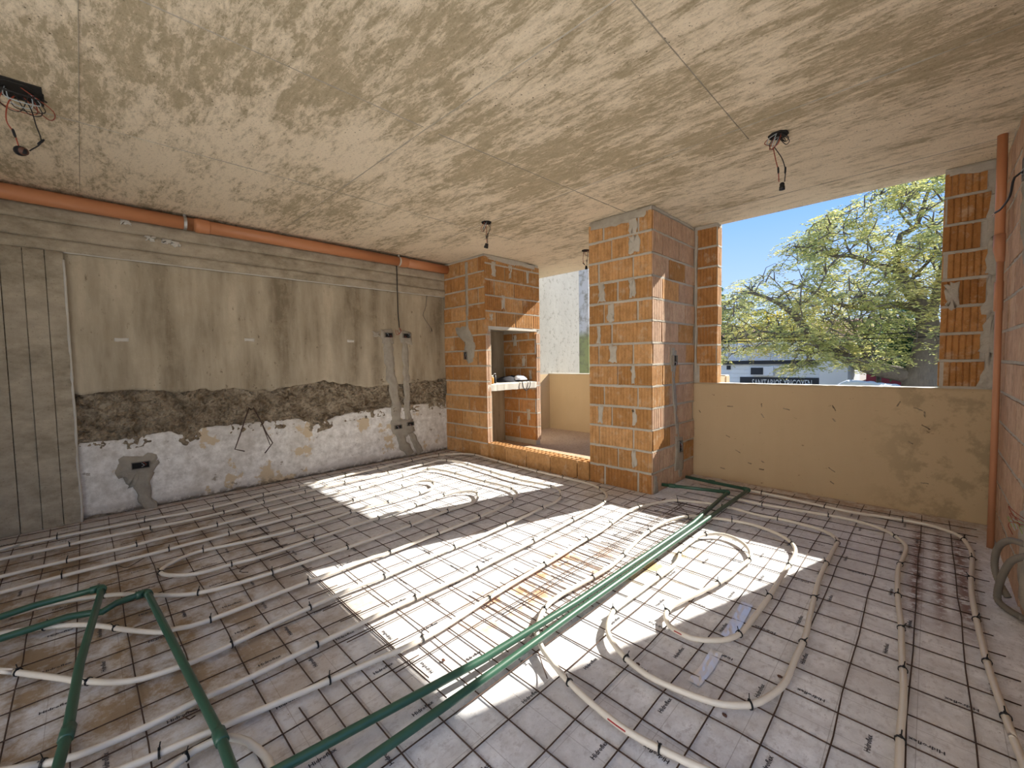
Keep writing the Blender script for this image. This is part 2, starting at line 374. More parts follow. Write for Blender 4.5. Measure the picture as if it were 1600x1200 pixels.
ROTN = {'-y': 0.0, '+x': math.pi / 2, '-x': -math.pi / 2, '+y': math.pi}
COURSE = 0.1955
def brick_face(parent, nrm, const, u0, u1, z0, z1, mat, seed=0, full=0.335, joint=0.021, rows=None, skip=None, proud=0.006, course=COURSE, first=0, mixmat=None, phase=None):
    """lays courses of separate bricks on a wall face; u runs along x (faces +-y) or y (faces +-x)"""
    rg = random.Random(seed); z = z0; row = first
    while z < z1 - 0.05:
        hh = min(course, z1 - z) - joint
        off = ((0.0, 0.5)[row % 2] + (phase or 0)) * full + rg.uniform(-0.03, 0.03)
        u = u0 - off
        while u < u1 - 0.01:
            a, b = max(u, u0), min(u + full, u1); u += full + 0.014 * rg.uniform(0.8, 1.8)
            if b - a < 0.045: continue
            mid = (a + b) / 2; zc = z + hh / 2
            if skip and skip(mid, zc): continue
            L = b - a; key = round(L, 2)
            me = brick_mesh(L, 0.18)
            o = bpy.data.objects.new('brick', me); C.objects.link(o)
            mm = mat if not mixmat or rg.random() > 0.3 else mixmat
            if not me.materials: me.materials.append(mm)
            o.material_slots[0].link = 'OBJECT'; o.material_slots[0].material = mm
            pr = proud + rg.uniform(-0.003, 0.003)
            if nrm == '-y': p = Vector((mid, const - pr, z))
            elif nrm == '+y': p = Vector((mid, const + pr, z))
            elif nrm == '+x': p = Vector((const + pr, mid, z))
            else: p = Vector((const - pr, mid, z))
            o.location = p; o.scale = (L / key, 1, hh / 0.18)
            o.rotation_euler = (rg.uniform(-0.006, 0.006), rg.uniform(-0.008, 0.008), ROTN[nrm] + rg.uniform(-0.004, 0.004))
            o.parent = parent; o.matrix_parent_inverse = Matrix.Translation(-WL(parent))
        if nrm != '+y': chase('mortar_joint', parent, M['mortar'], nrm, const, [(u0, z + course - joint * 0.5), ((u0 + u1) / 2, z + course - joint * 0.5 + rg.uniform(-.003, .003)), (u1, z + course - joint * 0.5)], joint * 1.15, 0.0055, seed + row)
        z += course; row += 1
def blob(name, parent, mat, nrm, const, pts, thick=0.012, seed=0, jit=0.012, sub=5):
    """irregular trowelled patch of mortar standing proud of a wall face; pts = outline (u, z)"""
    rg = random.Random(seed); P = []
    n = len(pts)
    for i in range(n):
        a, b = pts[i], pts[(i + 1) % n]
        for k_ in range(sub):
            t = k_ / sub; P.append((a[0] + (b[0] - a[0]) * t + rg.uniform(-jit, jit), a[1] + (b[1] - a[1]) * t + rg.uniform(-jit, jit)))
    cu = sum(p[0] for p in P) / len(P); cz = sum(p[1] for p in P) / len(P)
    V = []; m = len(P)
    for ring, (s, d) in enumerate([(1.0, -0.004), (0.93, 0.7), (0.6, 1.0)]):
        for (u, z) in P:
            V.append((cu + (u - cu) * s, cz + (z - cz) * s, d * thick * (1 if d < 0 else rg.uniform(0.6, 1.25)) if ring else -0.004))
    V.append((cu, cz, thick))
    F = []
    for r_ in range(2):
        for i in range(m): F.append((r_ * m + i, r_ * m + (i + 1) % m, (r_ + 1) * m + (i + 1) % m, (r_ + 1) * m + i))
    for i in range(m): F.append((2 * m + i, 2 * m + (i + 1) % m, 3 * m))
    W = []
    for u, z, d in V:
        W.append({'-y': (u, const - d, z), '+x': (const + d, u, z), '-x': (const - d, u, z)}[nrm])
    return obj(name, (W, F), mat, parent, True)
def chase(name, parent, mat, nrm, const, path, wid, thick=0.014, seed=0):
    """lumpy cement strip that fills a conduit chase along a polyline (u, z)"""
    pts = spline([(a, b, 0) for a, b in path], 0.025); V = []; F = []
    for i, p in enumerate(pts):
        q = pts[min(i + 1, len(pts) - 1)] - pts[max(i - 1, 0)]; s = Vector((-q.y, q.x, 0)).normalized()
        for j, t in enumerate((-1, -0.8, -0.35, 0.0, 0.35, 0.8, 1)):
            ww = wid * (1 + 0.55 * nz(p.x * 14 + seed * 1.7, p.y * 14, t * 1.3)) if abs(t) > 0.5 else wid
            d = -0.004 if abs(t) == 1 else thick * (0.75 + 0.9 * nz(p.x * 22 + seed, p.y * 22, t * 2))
            u, z = p.x + s.x * ww * t / 2, p.y + s.y * ww * t / 2
            V.append({'-y': (u, const - d, z), '+x': (const + d, u, z), '-x': (const - d, u, z)}[nrm])
        if i:
            for j in range(6): a = (i - 1) * 7 + j; F.append((a, a + 1, a + 8, a + 7))
    return obj(name, (V, F), mat, parent, True)

# ================================================================== THE SETTING
# floor slab with the printed film on top
fl = tag(obj('floor', box(-0.02, RX + 0.05, YB, Y1, -0.18, 0.0), M['film']), 'floor under printed white insulating film', kind='structure')
tf = tag(obj('floor_terrace', box(-0.02, 2.95, 0.13, 2.25, -0.18, 0.03), M['screed']), 'dusty screed floor of the barbecue terrace', kind='structure')
# ceiling slab
ce = tag(obj('ceiling', join(box(-0.2, RX + 0.15, YB, 1.04, H, H + 0.2), box(-0.2, 2.93, 1.04, 1.72, H, H + 0.2)), M['ceiling']), 'raw concrete slab ceiling', kind='structure')
def seam(a, b, wdt=0.006, hgt=0.006, mat='patch'):
    a = Vector((*a, H)); b = Vector((*b, H)); pts = [a.lerp(b, i / 24) for i in range(25)]; d = (b - a).normalized(); s = Vector((-d.y, d.x, 0)); V = []; F = []
    for i, p in enumerate(pts):
        ww = wdt * (0.6 + 0.8 * abs(nz(p.x * 13, p.y * 13))); hh = hgt * (0.4 + 1.2 * abs(nz(p.x * 19, p.y * 19, 3)))
        V += [tuple(p + s * ww + Vector((0, 0, 0.002))), tuple(p + Vector((0, 0, -hh))), tuple(p - s * ww + Vector((0, 0, 0.002)))]
        if i: j = (i - 1) * 3; F += [(j, j + 1, j + 4, j + 3), (j + 1, j + 2, j + 5, j + 4)]
    return obj('formwork_seam', (V, F), M[mat], ce)
for a, b, ww in [((1.45, -2.08), (2.70, -2.08), 0.008), ((2.70, -2.08), (5.0, -2.05), 0.004), ((0.3, -2.08), (1.45, -2.08), 0.003), ((3.95, -5.0), (3.95, -2.0), 0.004),
                 ((3.95, -2.0), (3.95, -0.6), 0.006), ((2.70, -5.0), (2.70, -2.1), 0.004), ((2.70, -2.0), (2.78, 0.0), 0.004), ((1.45, -5.0), (1.48, -0.1), 0.003), ((0.3, -3.48), (5.0, -3.46), 0.003),
                 ((3.2, 0.585), (5.05, 0.55), 0.004), ((0.9, -0.72), (5.0, -0.78), 0.003)]: seam(a, b, ww)

# left wall: masonry core, beam and column cast against boards, render, torn band, limewash
wl = tag(obj('wall_left', box(-0.22, -0.06, YB, 2.28, -0.05, H), M['rubble']), 'long left wall, grey render over a torn band and white limewash', kind='structure')
HB = 2.112
def prof(pts):
    q = sorted([(at(a, b, 0, 0.0).y, at(a, b, 0, 0.0).z) for a, b in pts])
    def f(y):
        if y <= q[0][0]: return q[0][1]
        for (ya, za), (yb, zb) in zip(q, q[1:]):
            if y <= yb: return za + (zb - za) * (y - ya) / max(1e-6, yb - ya)
        return q[-1][1]
    return f
zrend = prof([(123, 616), (213, 608), (277, 613), (340, 608), (397, 608), (420, 610), (509, 595), (570, 605), (654, 597), (693, 591)])
zwhite = prof([(125, 693), (181, 688), (266, 674), (303, 685), (314, 669), (362, 664), (417, 658), (466, 654), (493, 664), (539, 647), (608, 637), (693, 628)])
def wall_grid(name, y0, y1, zlo, zhi, xf, mat, nzr, dy=0.02, back=True, smooth=True):
    ny = int((y1 - y0) / dy); V = []; F = []
    for i in range(ny + 1):
        y = y0 + (y1 - y0) * i / ny; a, b = zlo(y), zhi(y)
        col = []
        for j in range(nzr + 1):
            z = a + (b - a) * j / nzr; V.append((xf(y, z, j / nzr), y, z))
        if back:
            V.append((-0.07, y, b)); V.append((-0.07, y, a))
    st = nzr + 1 + (2 if back else 0)
    for i in range(ny):
        for j in range(nzr): a = i * st + j; F.append((a, a + st, a + st + 1, a + 1))
        if back:
            a = i * st + nzr; F.append((a, a + st, a + st + 1, a + 1)); a = i * st; F.append((a, a + st - 1, a + 2 * st - 1, a + st))
    return obj(name, (V, F), mat, wl, smooth)
wall_grid('cement_render', -3.62, 0.02, lambda y: zrend(y) + 0.035 * fr(y * 7, 1.0), lambda y: HB + 0.01, lambda y, z, t: -0.004 + 0.004 * fr(y * 3, z * 3) + 0.0015 * fr(y * 14, z * 14), M['render'], 40, 0.022, smooth=True)
wall_grid('torn_band', -3.62, 0.02, lambda y: zwhite(y) - 0.09, lambda y: zrend(y) + 0.08, lambda y, z, t: -0.022 + 0.05 * fr(y * 5, z * 5, 2, 5) - 0.075 * abs(fr(y * 11, z * 14, 7, 4)) + 0.02 * fr(y * 30, z * 30, 1, 3) + (0.02 if t < 0.25 else 0), M['rubble'], 44, 0.011, smooth=False)
wall_grid('white_plaster', -3.62, 0.02, lambda y: 0.012 + 0.03 * max(0, fr(y * 5, 4)), lambda y: zwhite(y) + 0.012 * fr(y * 16, 9), lambda y, z, t: -0.006 + 0.004 * fr(y * 2.5, z * 2.5, 5) + 0.0015 * fr(y * 18, z * 18), M['white_plaster'], 26, 0.022, smooth=True)
wall_grid('mortar_skirt', -3.62, 0.02, lambda y: -0.05, lambda y: 0.05, lambda y, z, t: -0.03 + 0.012 * fr(y * 9, z * 9), M['rubble'], 3, 0.03)
# beam boards
zb = [HB, 2.20, 2.33, 2.44, H]
for i in range(4):
    def xf(y, z, t, i=i): return 0.022 + (0.008, 0.0, 0.006, 0.002)[i] + 0.0035 * fr(y * 2.2 + i * 9, z * 7) + 0.0012 * fr(y * 25, z * 25)
    wall_grid('beam_board', -5.5, 0.02, lambda y, i=i: zb[i] + 0.003 * nz(y * 5, i), lambda y, i=i: zb[i + 1] - 0.003 + 0.003 * nz(y * 5, i + 7), xf, M['board'], 4, 0.05)
# column boards
yc = [-5.5, -4.25, -3.91, -3.80, -3.69, -3.592]
for i in range(5):
    def xf(y, z, t, i=i): return 0.038 + (0.0, 0.004, -0.004, 0.003, -0.002)[i] + 0.003 * fr(y * 4 + i, z * 1.5) + 0.001 * fr(y * 30, z * 30)
    wall_grid('column_board', yc[i], yc[i + 1] - 0.0035, lambda y: -0.03, lambda y: HB - 0.004, xf, M['board'], 40, 0.035)
obj('column_edge_lip', tube([(0.03, -3.594 + 0.006 * nz(z * 3, 1), z) for z in [i * 0.05 for i in range(0, 42)]], 0.012, 5, rfun=lambda t: 0.009 + 0.005 * nz(t * 40, 3)), M['slab'], wl, True)
obj('beam_edge_lip', tube([(0.012, y, HB + 0.004 * nz(y * 4, 1)) for y in [-3.6 + i * 0.05 for i in range(73)]], 0.01, 5, rfun=lambda t: 0.009 + 0.006 * nz(t * 60, 3)), M['slab'], wl, True)
# small scraped marks in the render
for (a, b) in [(190, 531), (390, 531), (548, 533)]:
    q = at(a, b, 0, 0.0); blob('scraped_mark', wl, M['slab'], '+x', -0.002, [(q.y - 0.045, q.z - 0.014), (q.y + 0.045, q.z - 0.016), (q.y + 0.045, q.z + 0.014), (q.y - 0.045, q.z + 0.016)], 0.004, int(a), 0.003)
# cement filled chases and patches of the left wall
chase('chase_fill', wl, M['patch'], '+x', 0.0, [(-0.865, 1.55), (-0.86, 1.2), (-0.81, 0.95), (-0.79, 0.7), (-0.77, 0.45), (-0.72, 0.25), (-0.60, 0.03)], 0.125, 0.016, 3)
chase('chase_fill', wl, M['patch'], '+x', 0.0, [(-0.63, 1.55), (-0.625, 1.2), (-0.62, 0.9), (-0.62, 0.6), (-0.60, 0.42), (-0.55, 0.25), (-0.44, 0.03)], 0.085, 0.014, 8)
blob('mortar_patch', wl, M['patch'], '+x', 0.0, [(-0.86, 0.50), (-0.55, 0.50), (-0.52, 0.34), (-0.66, 0.26), (-0.84, 0.33)], 0.02, 5)
blob('mortar_patch', wl, M['patch'], '+x', 0.0, [(-0.96, 1.63), (-0.80, 1.64), (-0.79, 1.46), (-0.95, 1.47)], 0.012, 6)
blob('mortar_patch', wl, M['patch'], '+x', 0.0, [(-0.70, 1.64), (-0.52, 1.62), (-0.53, 1.46), (-0.69, 1.48)], 0.012, 7)
blob('mortar_patch', wl, M['patch'], '+x', 0.0, [(-1.06, 1.60), (-0.97, 1.61), (-0.96, 1.54), (-1.06, 1.53)], 0.006, 8)
blob('mortar_patch', wl, M['patch'], '+x', 0.0, [(-3.36, 0.46), (-3.13, 0.48), (-3.10, 0.37), (-3.17, 0.24), (-3.30, 0.20), (-3.37, 0.34)], 0.014, 9, 0.02)
chase('chase_fill', wl, M['patch'], '+x', 0.0, [(-3.21, 0.34), (-3.22, 0.2), (-3.20, 0.08), (-3.17, -0.01)], 0.10, 0.03, 12)
for (a, b) in [(235, 372), (195, 347), (260, 378), (275, 382)]:
    q = at(a, b, 0, 0.03); blob('honeycomb_gravel', wl, M['slab'], '+x', 0.027, [(q.y - 0.03, q.z - 0.02), (q.y + 0.035, q.z - 0.018), (q.y + 0.03, q.z + 0.02), (q.y - 0.03, q.z + 0.022)], 0.01, int(a), 0.012)
# the wall goes on past the terrace as bare grey masonry, a second wall behind it
nb = tag(obj('wall_neighbour', box(-0.25, 0.0, 1.03, 3.14, -3.0, 4.2), M['neighbour']), 'sunlit grey neighbouring wall beyond the terrace', kind='structure')
obj('beige_dado', box(-0.01, 0.012, 1.03, 2.235, 0.0, 0.985), M['beige'], nb)
tag(obj('wall_far_mossy', box(-3.0, -0.10, 3.6, 3.85, -3.0, 4.2), M['mossy']), 'far white and mossy wall beyond the terrace', kind='structure')
tag(obj('wall_terrace_parapet', join(box(0.0, 2.93, 2.23, 2.35, -0.18, 0.985)), M['beige']), 'beige parapet closing the terrace', kind='structure')
tag(obj('wall_terrace_side', join(box(2.80, 2.92, 1.05, 2.23, -0.18, 0.985)), M['beige']), 'beige side parapet of the terrace', kind='structure')
tag(obj('trim_terrace_cap', box(0.0, 2.92, 2.22, 2.36, 0.985, 1.0), M['slab']), 'pale mortar cap on the terrace parapet', kind='structure')

# window wall: parapet, two brick piers
ww = tag(obj('wall_window', join(box(P1 - 0.1, RX, Y1 + 0.006, Y1 + 0.125, -0.18, SILL), box(P1 - 0.1, W0 - 0.004, Y1 + 0.006, Y1 + 0.12, SILL, H), box(W1 + 0.004, RX, Y1 + 0.006, Y1 + 0.12, SILL, H)), M['mortar']), 'window wall with brick piers over a beige parapet', kind='structure')
V, F = [], []
nx, nzz = 90, 40
for i in range(nx + 1):
    x = P1 - 0.02 + (RX + 0.02 - P1) * i / nx
    for j in range(nzz + 1):
        z = -0.02 + (SILL + 0.02) * j / nzz
        V.append((x, Y1 - 0.002 + 0.004 * fr(x * 2, z * 2, 3) + 0.001 * fr(x * 20, z * 20), z + (0.004 * fr(x * 9, 0) if j == nzz else 0)))
    V.append((x, Y1 + 0.13, SILL + 0.002)); V.append((x, Y1 + 0.13, -0.02))
st = nzz + 3
for i in range(nx):
    for j in range(st - 1): a = i * st + j; F.append((a, a + 1, a + st + 1, a + st))
obj('parapet_render', (V, F), M['beige'], ww, True)
V, F = [], []
for i in range(121):
    x = W0 + (W1 - W0) * i / 120; hh = 0.002 + 0.007 * abs(fr(x * 8, 2)); o_ = 0.004 * fr(x * 11, 5)
    V += [(x, Y1 + 0.002 + o_, SILL - 0.01), (x, Y1 - 0.001 + o_, SILL + hh * 0.6), (x, Y1 + 0.02 + o_, SILL + hh), (x, Y1 + 0.12, SILL + 0.003), (x, Y1 + 0.126, SILL - 0.01)]
    if i:
        a = (i - 1) * 5
        for j in range(4): F.append((a + j, a + j + 1, a + j + 6, a + j + 5))
obj('sill_mortar', (V, F), M['slab'], ww, True)
brick_face(ww, '-y', Y1 + 0.002, P1 + 0.03, W0, SILL + 0.005, H, M['clay_red'], 31, 0.40)
brick_face(ww, '-y', Y1 + 0.002, W1, RX - 0.065, SILL + 0.02, H - 0.02, M['clay_red'], 32, 0.40)
brick_face(ww, '+x', W0 - 0.004, Y1 + 0.008, Y1 + 0.115, SILL + 0.005, H, M['clay'], 33, 0.30)
brick_face(ww, '-x', W1 + 0.004, Y1 + 0.008, Y1 + 0.115, SILL + 0.02, H - 0.02, M['clay'], 34, 0.30)
blob('mortar_smear', ww, M['mortar'], '-y', Y1 - 0.006, [(4.835, 1.72), (4.90, 1.74), (4.91, 1.58), (4.87, 1.52), (4.84, 1.6)], 0.008, 3)
for z_ in (1.1, 1.35, 1.62, 1.9, 2.2):
    blob('mortar_smear', ww, M['mortar'], '-y', Y1 - 0.003, [(5.02, z_ - 0.13), (5.10, z_ - 0.13), (5.10, z_ + 0.13), (5.045, z_ + 0.12)], 0.008, int(z_ * 50), 0.014)
blob('mortar_smear', ww, M['mortar'], '-y', Y1 - 0.003, [(3.03, 1.02), (3.065, 1.05), (3.06, 1.8), (3.068, 2.5), (3.03, 2.5)], 0.006, 77, 0.008)
blob('mortar_smear', ww, M['mortar'], '-y', Y1 - 0.003, [(4.83, 2.50), (5.09, 2.47), (5.09, 2.545), (4.84, 2.545)], 0.008, 78, 0.008)

for n_, (a, b, an) in enumerate([(385, 218, 1.4), (390, 265, 1.0), (720, 230, 1.1), (720, 285, 0.9), (1140, 260, 1.5), (1145, 318, 0.6), (390, 478, 0.5), (385, 513, 0.05), (710, 515, 0.6), (712, 575, 0.6), (1140, 577, 0.0), (240, 222, 0.0), (100, 245, 1.0), (205, 508, 0.15), (1110, 235, 0.4), (1075, 390, 0.5), (1020, 210, 2.0), (500, 235, 0.2), (330, 485, 0.3), (230, 360, 0.4), (275, 430, 0.5)]):
    q = at(1060 + a * 0.3375, 560 + b * 0.3375, 1, Y1); ca, sa = math.cos(-an), math.sin(-an); l_, h_ = 0.016 + 0.006 * (n_ % 3), 0.0035 + 0.001 * (n_ % 2)
    blob('gouge_mark', ww, M['rubble'], '-y', Y1 - 0.004, [(q.x + ca * u - sa * v_, q.z + sa * u + ca * v_) for u, v_ in ((-l_, -h_), (l_, -h_), (l_, h_), (-l_, h_))], 0.0025, n_, 0.002, 3)
# right wall with corner chase, back wall; bays behind the viewpoint opened to add fill light
wr = tag(obj('wall_right', join(box(RX + 0.006, RX + 0.15, -2.32, Y1 + 0.12, -0.18, H), box(RX + 0.006, RX + 0.15, YB, YB + 0.3, -0.18, H), box(RX + 0.006, RX + 0.15, YB + 0.3, -2.32, -0.18, 0.0)), M['mortar']), 'right wall of pinkish hollow bricks, with an unseen bay opened for fill light', kind='structure')
brick_face(wr, '-x', RX + 0.002, -2.2, 0.80, 0.0, H, M['clay_pink'], 41, 0.335)
blob('mortar_patch', wr, M['mortar'], '-x', RX - 0.004, [(-0.74, 0.08), (-0.72, 0.42), (-0.60, 0.58), (-0.46, 0.50), (-0.42, 0.30), (-0.50, 0.06)], 0.014, 4, 0.025)
chase('chase_fill', wr, M['patch'], '-x', RX - 0.002, [(-0.52, 0.7), (-0.45, 1.1), (-0.3, 1.5), (-0.05, 1.9), (0.0, 2.1)], 0.07, 0.014, 5)
tag(obj('wall_back', join(box(-0.22, 2.7, YB - 0.12, YB, -0.18, H), box(4.95, RX + 0.15, YB - 0.12, YB, -0.18, H), box(2.7, 4.95, YB - 0.12, YB, 2.5, H), box(2.7, 4.95, YB - 0.12, YB, -0.18, 0.0)), M['render']), 'unseen back wall with one wide bay opened for fill light', kind='structure')
tag(obj('wall_bounce', box(-4.0, 13.0, -11.3, -11.0, GROUND, 5.5), M['bounce_white']), 'unseen white wall added to bounce sunlight into the room', kind='structure')  # added reflector out of view, throws sunlight in through the open bays

# ================================================================== BRICK PILLAR, BARBECUE, KERB
pl = thing('brick_pillar', ((P0 + P1) / 2, 0.2, 0), 'tall square hollow-brick pillar between the terrace opening and the window', 'pillar')
obj('mortar_core', join(box(P0 + 0.008, P1 - 0.008, 0.008, 0.14, 0, H), box(P1 - 0.13, P1 - 0.008, 0.13, Y1 + 0.1, 0, H)), M['mortar'], pl)
rows_a = [(0.0, 0.165, 0.52, 0.65), (0.0, 0.315, 0.65), (0.0, 0.11, 0.47, 0.65), (0.0, 0.25, 0.65)]
rg = random.Random(5)
def brick_row(parent, nrm, const, cuts, z, hh, mat, u0):
    for a, b in zip(cuts, cuts[1:]):
        a2, b2 = u0 + a + (0.0 if a == 0 else rg.uniform(0.006, 0.016)), u0 + b - (0 if b == cuts[-1] else rg.uniform(0.006, 0.014))
        L = b2 - a2; me = brick_mesh(L, 0.18); o = bpy.data.objects.new('brick', me); C.objects.link(o)
        if not me.materials: me.materials.append(mat)
        o.material_slots[0].link = 'OBJECT'; o.material_slots[0].material = mat
        pr = 0.003 + rg.uniform(-0.003, 0.004)
        o.location = {'-y': ((a2 + b2) / 2, const - pr, z), '+x': (const + pr, (a2 + b2) / 2, z)}[nrm]
        o.scale = (L / round(L, 2), 1, hh / 0.18); o.rotation_euler = (rg.uniform(-0.008, 0.008), rg.uniform(-0.01, 0.01), ROTN[nrm])
        o.parent = parent; o.matrix_parent_inverse = Matrix.Translation(-WL(parent))
for r in range(13):
    chase('mortar_joint', pl, M['mortar'], '-y', 0.0, [(P0, (r + 1) * COURSE - 0.008), (P0 + .3, (r + 1) * COURSE - 0.006), (P1, (r + 1) * COURSE - 0.008)], 0.026, 0.0055, r) if r < 12 else None
    hh = 0.174 if r < 12 else 0.16
    brick_row(pl, '-y', 0.0, rows_a[r % 4], r * COURSE + 0.004, hh, M['clay'] if r else M['clay_red'], P0)
brick_face(pl, '+x', P1, 0.002, Y1 - 0.01, 0.004, H - 0.02, M['clay_pink'], 52, 0.335, mixmat=M['clay'])
for (u, z, w_, h_) in [(2.52, 1.86, 0.035, 0.09), (2.86, 2.25, 0.05, 0.08), (2.84, 1.86, 0.03, 0.08), (2.62, 1.66, 0.04, 0.085), (2.49, 1.46, 0.02, 0.09), (2.64, 1.27, 0.04, 0.085), (2.50, 0.69, 0.03, 0.085), (2.86, 0.69, 0.022, 0.08), (2.85, 1.08, 0.02, 0.09), (2.85, 2.42, 0.04, 0.07), (2.86, 0.3, 0.025, 0.08)]:
    blob('mortar_smear', pl, M['mortar'], '-y', -0.004, [(u - w_, z - h_), (u + w_, z - h_), (u + w_, z + h_), (u - w_, z + h_)], 0.007, int(u * 100 + z * 31), 0.012)
blob('mortar_smear', pl, M['patch'], '-y', -0.004, [(P0 + 0.01, 2.47), (P0 + 0.3, 2.45), (P1 - 0.05, 2.47), (P1 - 0.01, 2.545), (P0 + 0.01, 2.545)], 0.008, 11, 0.01)
chase('chase_fill', pl, M['patch'], '+x', P1 + 0.002, [(0.42, 1.32), (0.42, 1.1), (0.45, 0.85), (0.50, 0.6), (0.53, 0.45), (0.56, 0.25), (0.60, 0.05)], 0.075, 0.012, 3)
blob('mortar_patch', pl, M['patch'], '+x', P1 + 0.002, [(0.36, 1.10), (0.48, 1.10), (0.48, 1.30), (0.37, 1.30)], 0.012, 15)
blob('mortar_patch', pl, M['patch'], '+x', P1 + 0.002, [(0.46, 0.12), (0.66, 0.10), (0.64, 0.45), (0.47, 0.47)], 0.016, 16)
blob('mortar_patch', pl, M['patch'], '+x', P1 + 0.002, [(0.02, 0.0), (0.11, 0.0), (0.08, 0.16), (0.03, 0.17)], 0.012, 17)

bb = thing('brick_barbecue', (BX / 2, 0.5, 0), 'brick barbecue with two niches in the far corner', 'barbecue')
obj('mortar_core', join(box(0.0, BX - 0.008, 0.008, 0.09, 0, H), box(0.0, BX - 0.008, 0.925, BY - 0.008, 0, H), box(0.0, 0.20, 0.09, 0.925, 0, H), box(BX - 0.10, BX - 0.008, 0.09, 0.925, 1.64, H)), M['mortar'], bb)
brick_face(bb, '-y', 0.0, 0.0, BX, 0.004, H - 0.01, M['clay'], 61, 0.335, mixmat=M['clay_red'])
brick_face(bb, '+x', BX, 0.002, 0.075, 0.004, 1.62, M['clay_pink'], 62, 0.3)
brick_face(bb, '+x', BX, 0.945, BY, 0.10, 1.62, M['clay_pink'], 63, 0.3)
brick_face(bb, '+x', BX, 0.002, BY, 1.665, H - 0.02, M['clay'], 64, 0.335, first=1, mixmat=M['clay_red'])
brick_face(bb, '-y', 0.925, 0.215, BX - 0.004, 0.10, 0.84, M['clay_red'], 65, 0.30)
brick_face(bb, '-y', 0.925, 0.215, BX - 0.004, 0.94, 1.64, M['clay_red'], 66, 0.30)
obj('niche_back_render', join(box(0.19, 0.208, 0.09, 0.925, 0.03, 0.84), box(0.19, 0.208, 0.09, 0.925, 0.93, 1.66)), M['render'], bb)
obj('niche_side_render', join(box(0.2, BX - 0.012, 0.085, 0.1, 0.03, 0.84), box(0.2, BX - 0.012, 0.085, 0.1, 0.93, 1.66)), M['render'], bb)
V, F = [], []
for i in range(41):
    y = 0.02 + (BY - 0.04) * i / 40; e_ = 0.004 * fr(y * 14, 2)
    V += [(0.2, y, 0.845), (BX + 0.004 + e_, y, 0.845 + 0.006 * fr(y * 10, 3)), (BX + 0.006 + e_, y, 0.925 + 0.006 * fr(y * 9, 6)), (BX - 0.03, y, 0.937 + 0.004 * fr(y * 15, 8)), (0.2, y, 0.937)]
    if i:
        a = (i - 1) * 5
        for j in range(4): F.append((a + j, a + j + 1, a + j + 6, a + j + 5))
        F.append((a + 4, a, a + 5, a + 9))
F += [(4, 3, 2, 1, 0), (200, 201, 202, 203, 204)]
obj('shelf_slab', (V, F), M['slab'], bb)
obj('lintel_strip', box(BX - 0.1, BX + 0.003, 0.05, 0.96, 1.628, 1.665), M['slab'], bb)
chase('chase_fill', bb, M['patch'], '-y', -0.004, [(0.505, 2.5), (0.50, 2.2), (0.505, 1.9), (0.49, 1.6), (0.50, 1.3)], 0.055, 0.010, 4)
blob('mortar_patch', bb, M['patch'], '-y', -0.004, [(0.24, 1.68), (0.50, 1.70), (0.60, 1.55), (0.66, 1.40), (0.60, 1.22), (0.50, 1.17), (0.42, 1.32), (0.45, 1.5), (0.27, 1.58)], 0.012, 3, 0.01)
blob('mortar_patch', bb, M['mortar'], '+x', BX + 0.002, [(0.05, 2.48), (0.95, 2.48), (0.95, 2.545), (0.05, 2.545)], 0.008, 8, 0.01)
for (u, z, w_, h_) in [(0.15, 2.38, 0.04, 0.09), (0.45, 2.38, 0.03, 0.09), (0.78, 2.36, 0.03, 0.08), (0.32, 1.98, 0.03, 0.09), (0.10, 1.78, 0.03, 0.05)]:
    blob('mortar_smear', bb, M['mortar'], '+x', BX + 0.003, [(u - w_, z - h_), (u + w_, z - h_), (u + w_, z + h_), (u - w_, z + h_)], 0.006, int(u * 90), 0.012)
for (u, z) in [(0.45, 1.52), (0.62, 1.22), (0.75, 1.02), (0.5, 0.35), (0.7, 0.45)]:
    blob('mortar_smear', bb, M['mortar'], '-y', 0.922, [(u - 0.03, z - 0.08), (u + 0.03, z - 0.08), (u + 0.035, z + 0.08), (u - 0.03, z + 0.08)], 0.006, int(u * 70), 0.01)

kb = thing('brick_kerb', (1.6, 0.07, 0), 'low kerb of hollow bricks across the terrace opening', 'kerb')
kx = [0.845, 1.16, 1.51, 1.86, 2.22, 2.37]
for i in range(5):
    a, b = kx[i] + 0.006, kx[i + 1] - 0.006; y0, y1, z1 = -0.006, 0.125, 0.20 - 0.006 * i * 0.5
    V, F = box(a, b, y0, y1, 0.0, z1); F.remove((4, 5, 6, 7))
    nxh, nyh = max(2, int((b - a) / 0.055)), 2; k0 = len(V)
    gx = [a + (b - a) * t / nxh for t in range(nxh + 1)]; gy = [y0 + (y1 - y0) * t / nyh for t in range(nyh + 1)]
    for ix in range(nxh):
        for iy in range(nyh):
            o0 = [(gx[ix], gy[iy]), (gx[ix + 1], gy[iy]), (gx[ix + 1], gy[iy + 1]), (gx[ix], gy[iy + 1])]
            m_ = 0.008; i0 = [(gx[ix] + m_, gy[iy] + m_), (gx[ix + 1] - m_, gy[iy] + m_), (gx[ix + 1] - m_, gy[iy + 1] - m_), (gx[ix] + m_, gy[iy + 1] - m_)]
            q = len(V); V += [(*p, z1) for p in o0] + [(*p, z1) for p in i0] + [(*p, z1 - 0.05) for p in i0]
            for t in range(4): u = (t + 1) % 4; F += [(q + t, q + u, q + 4 + u, q + 4 + t), (q + 4 + t, q + 4 + u, q + 8 + u, q + 8 + t)]
            F.append((q + 8, q + 9, q + 10, q + 11))
    obj('brick', (V, F), M['clay'], kb)
obj('mortar_bed', box(0.845, 2.372, 0.004, 0.115, -0.02, 0.02), M['mortar'], kb)

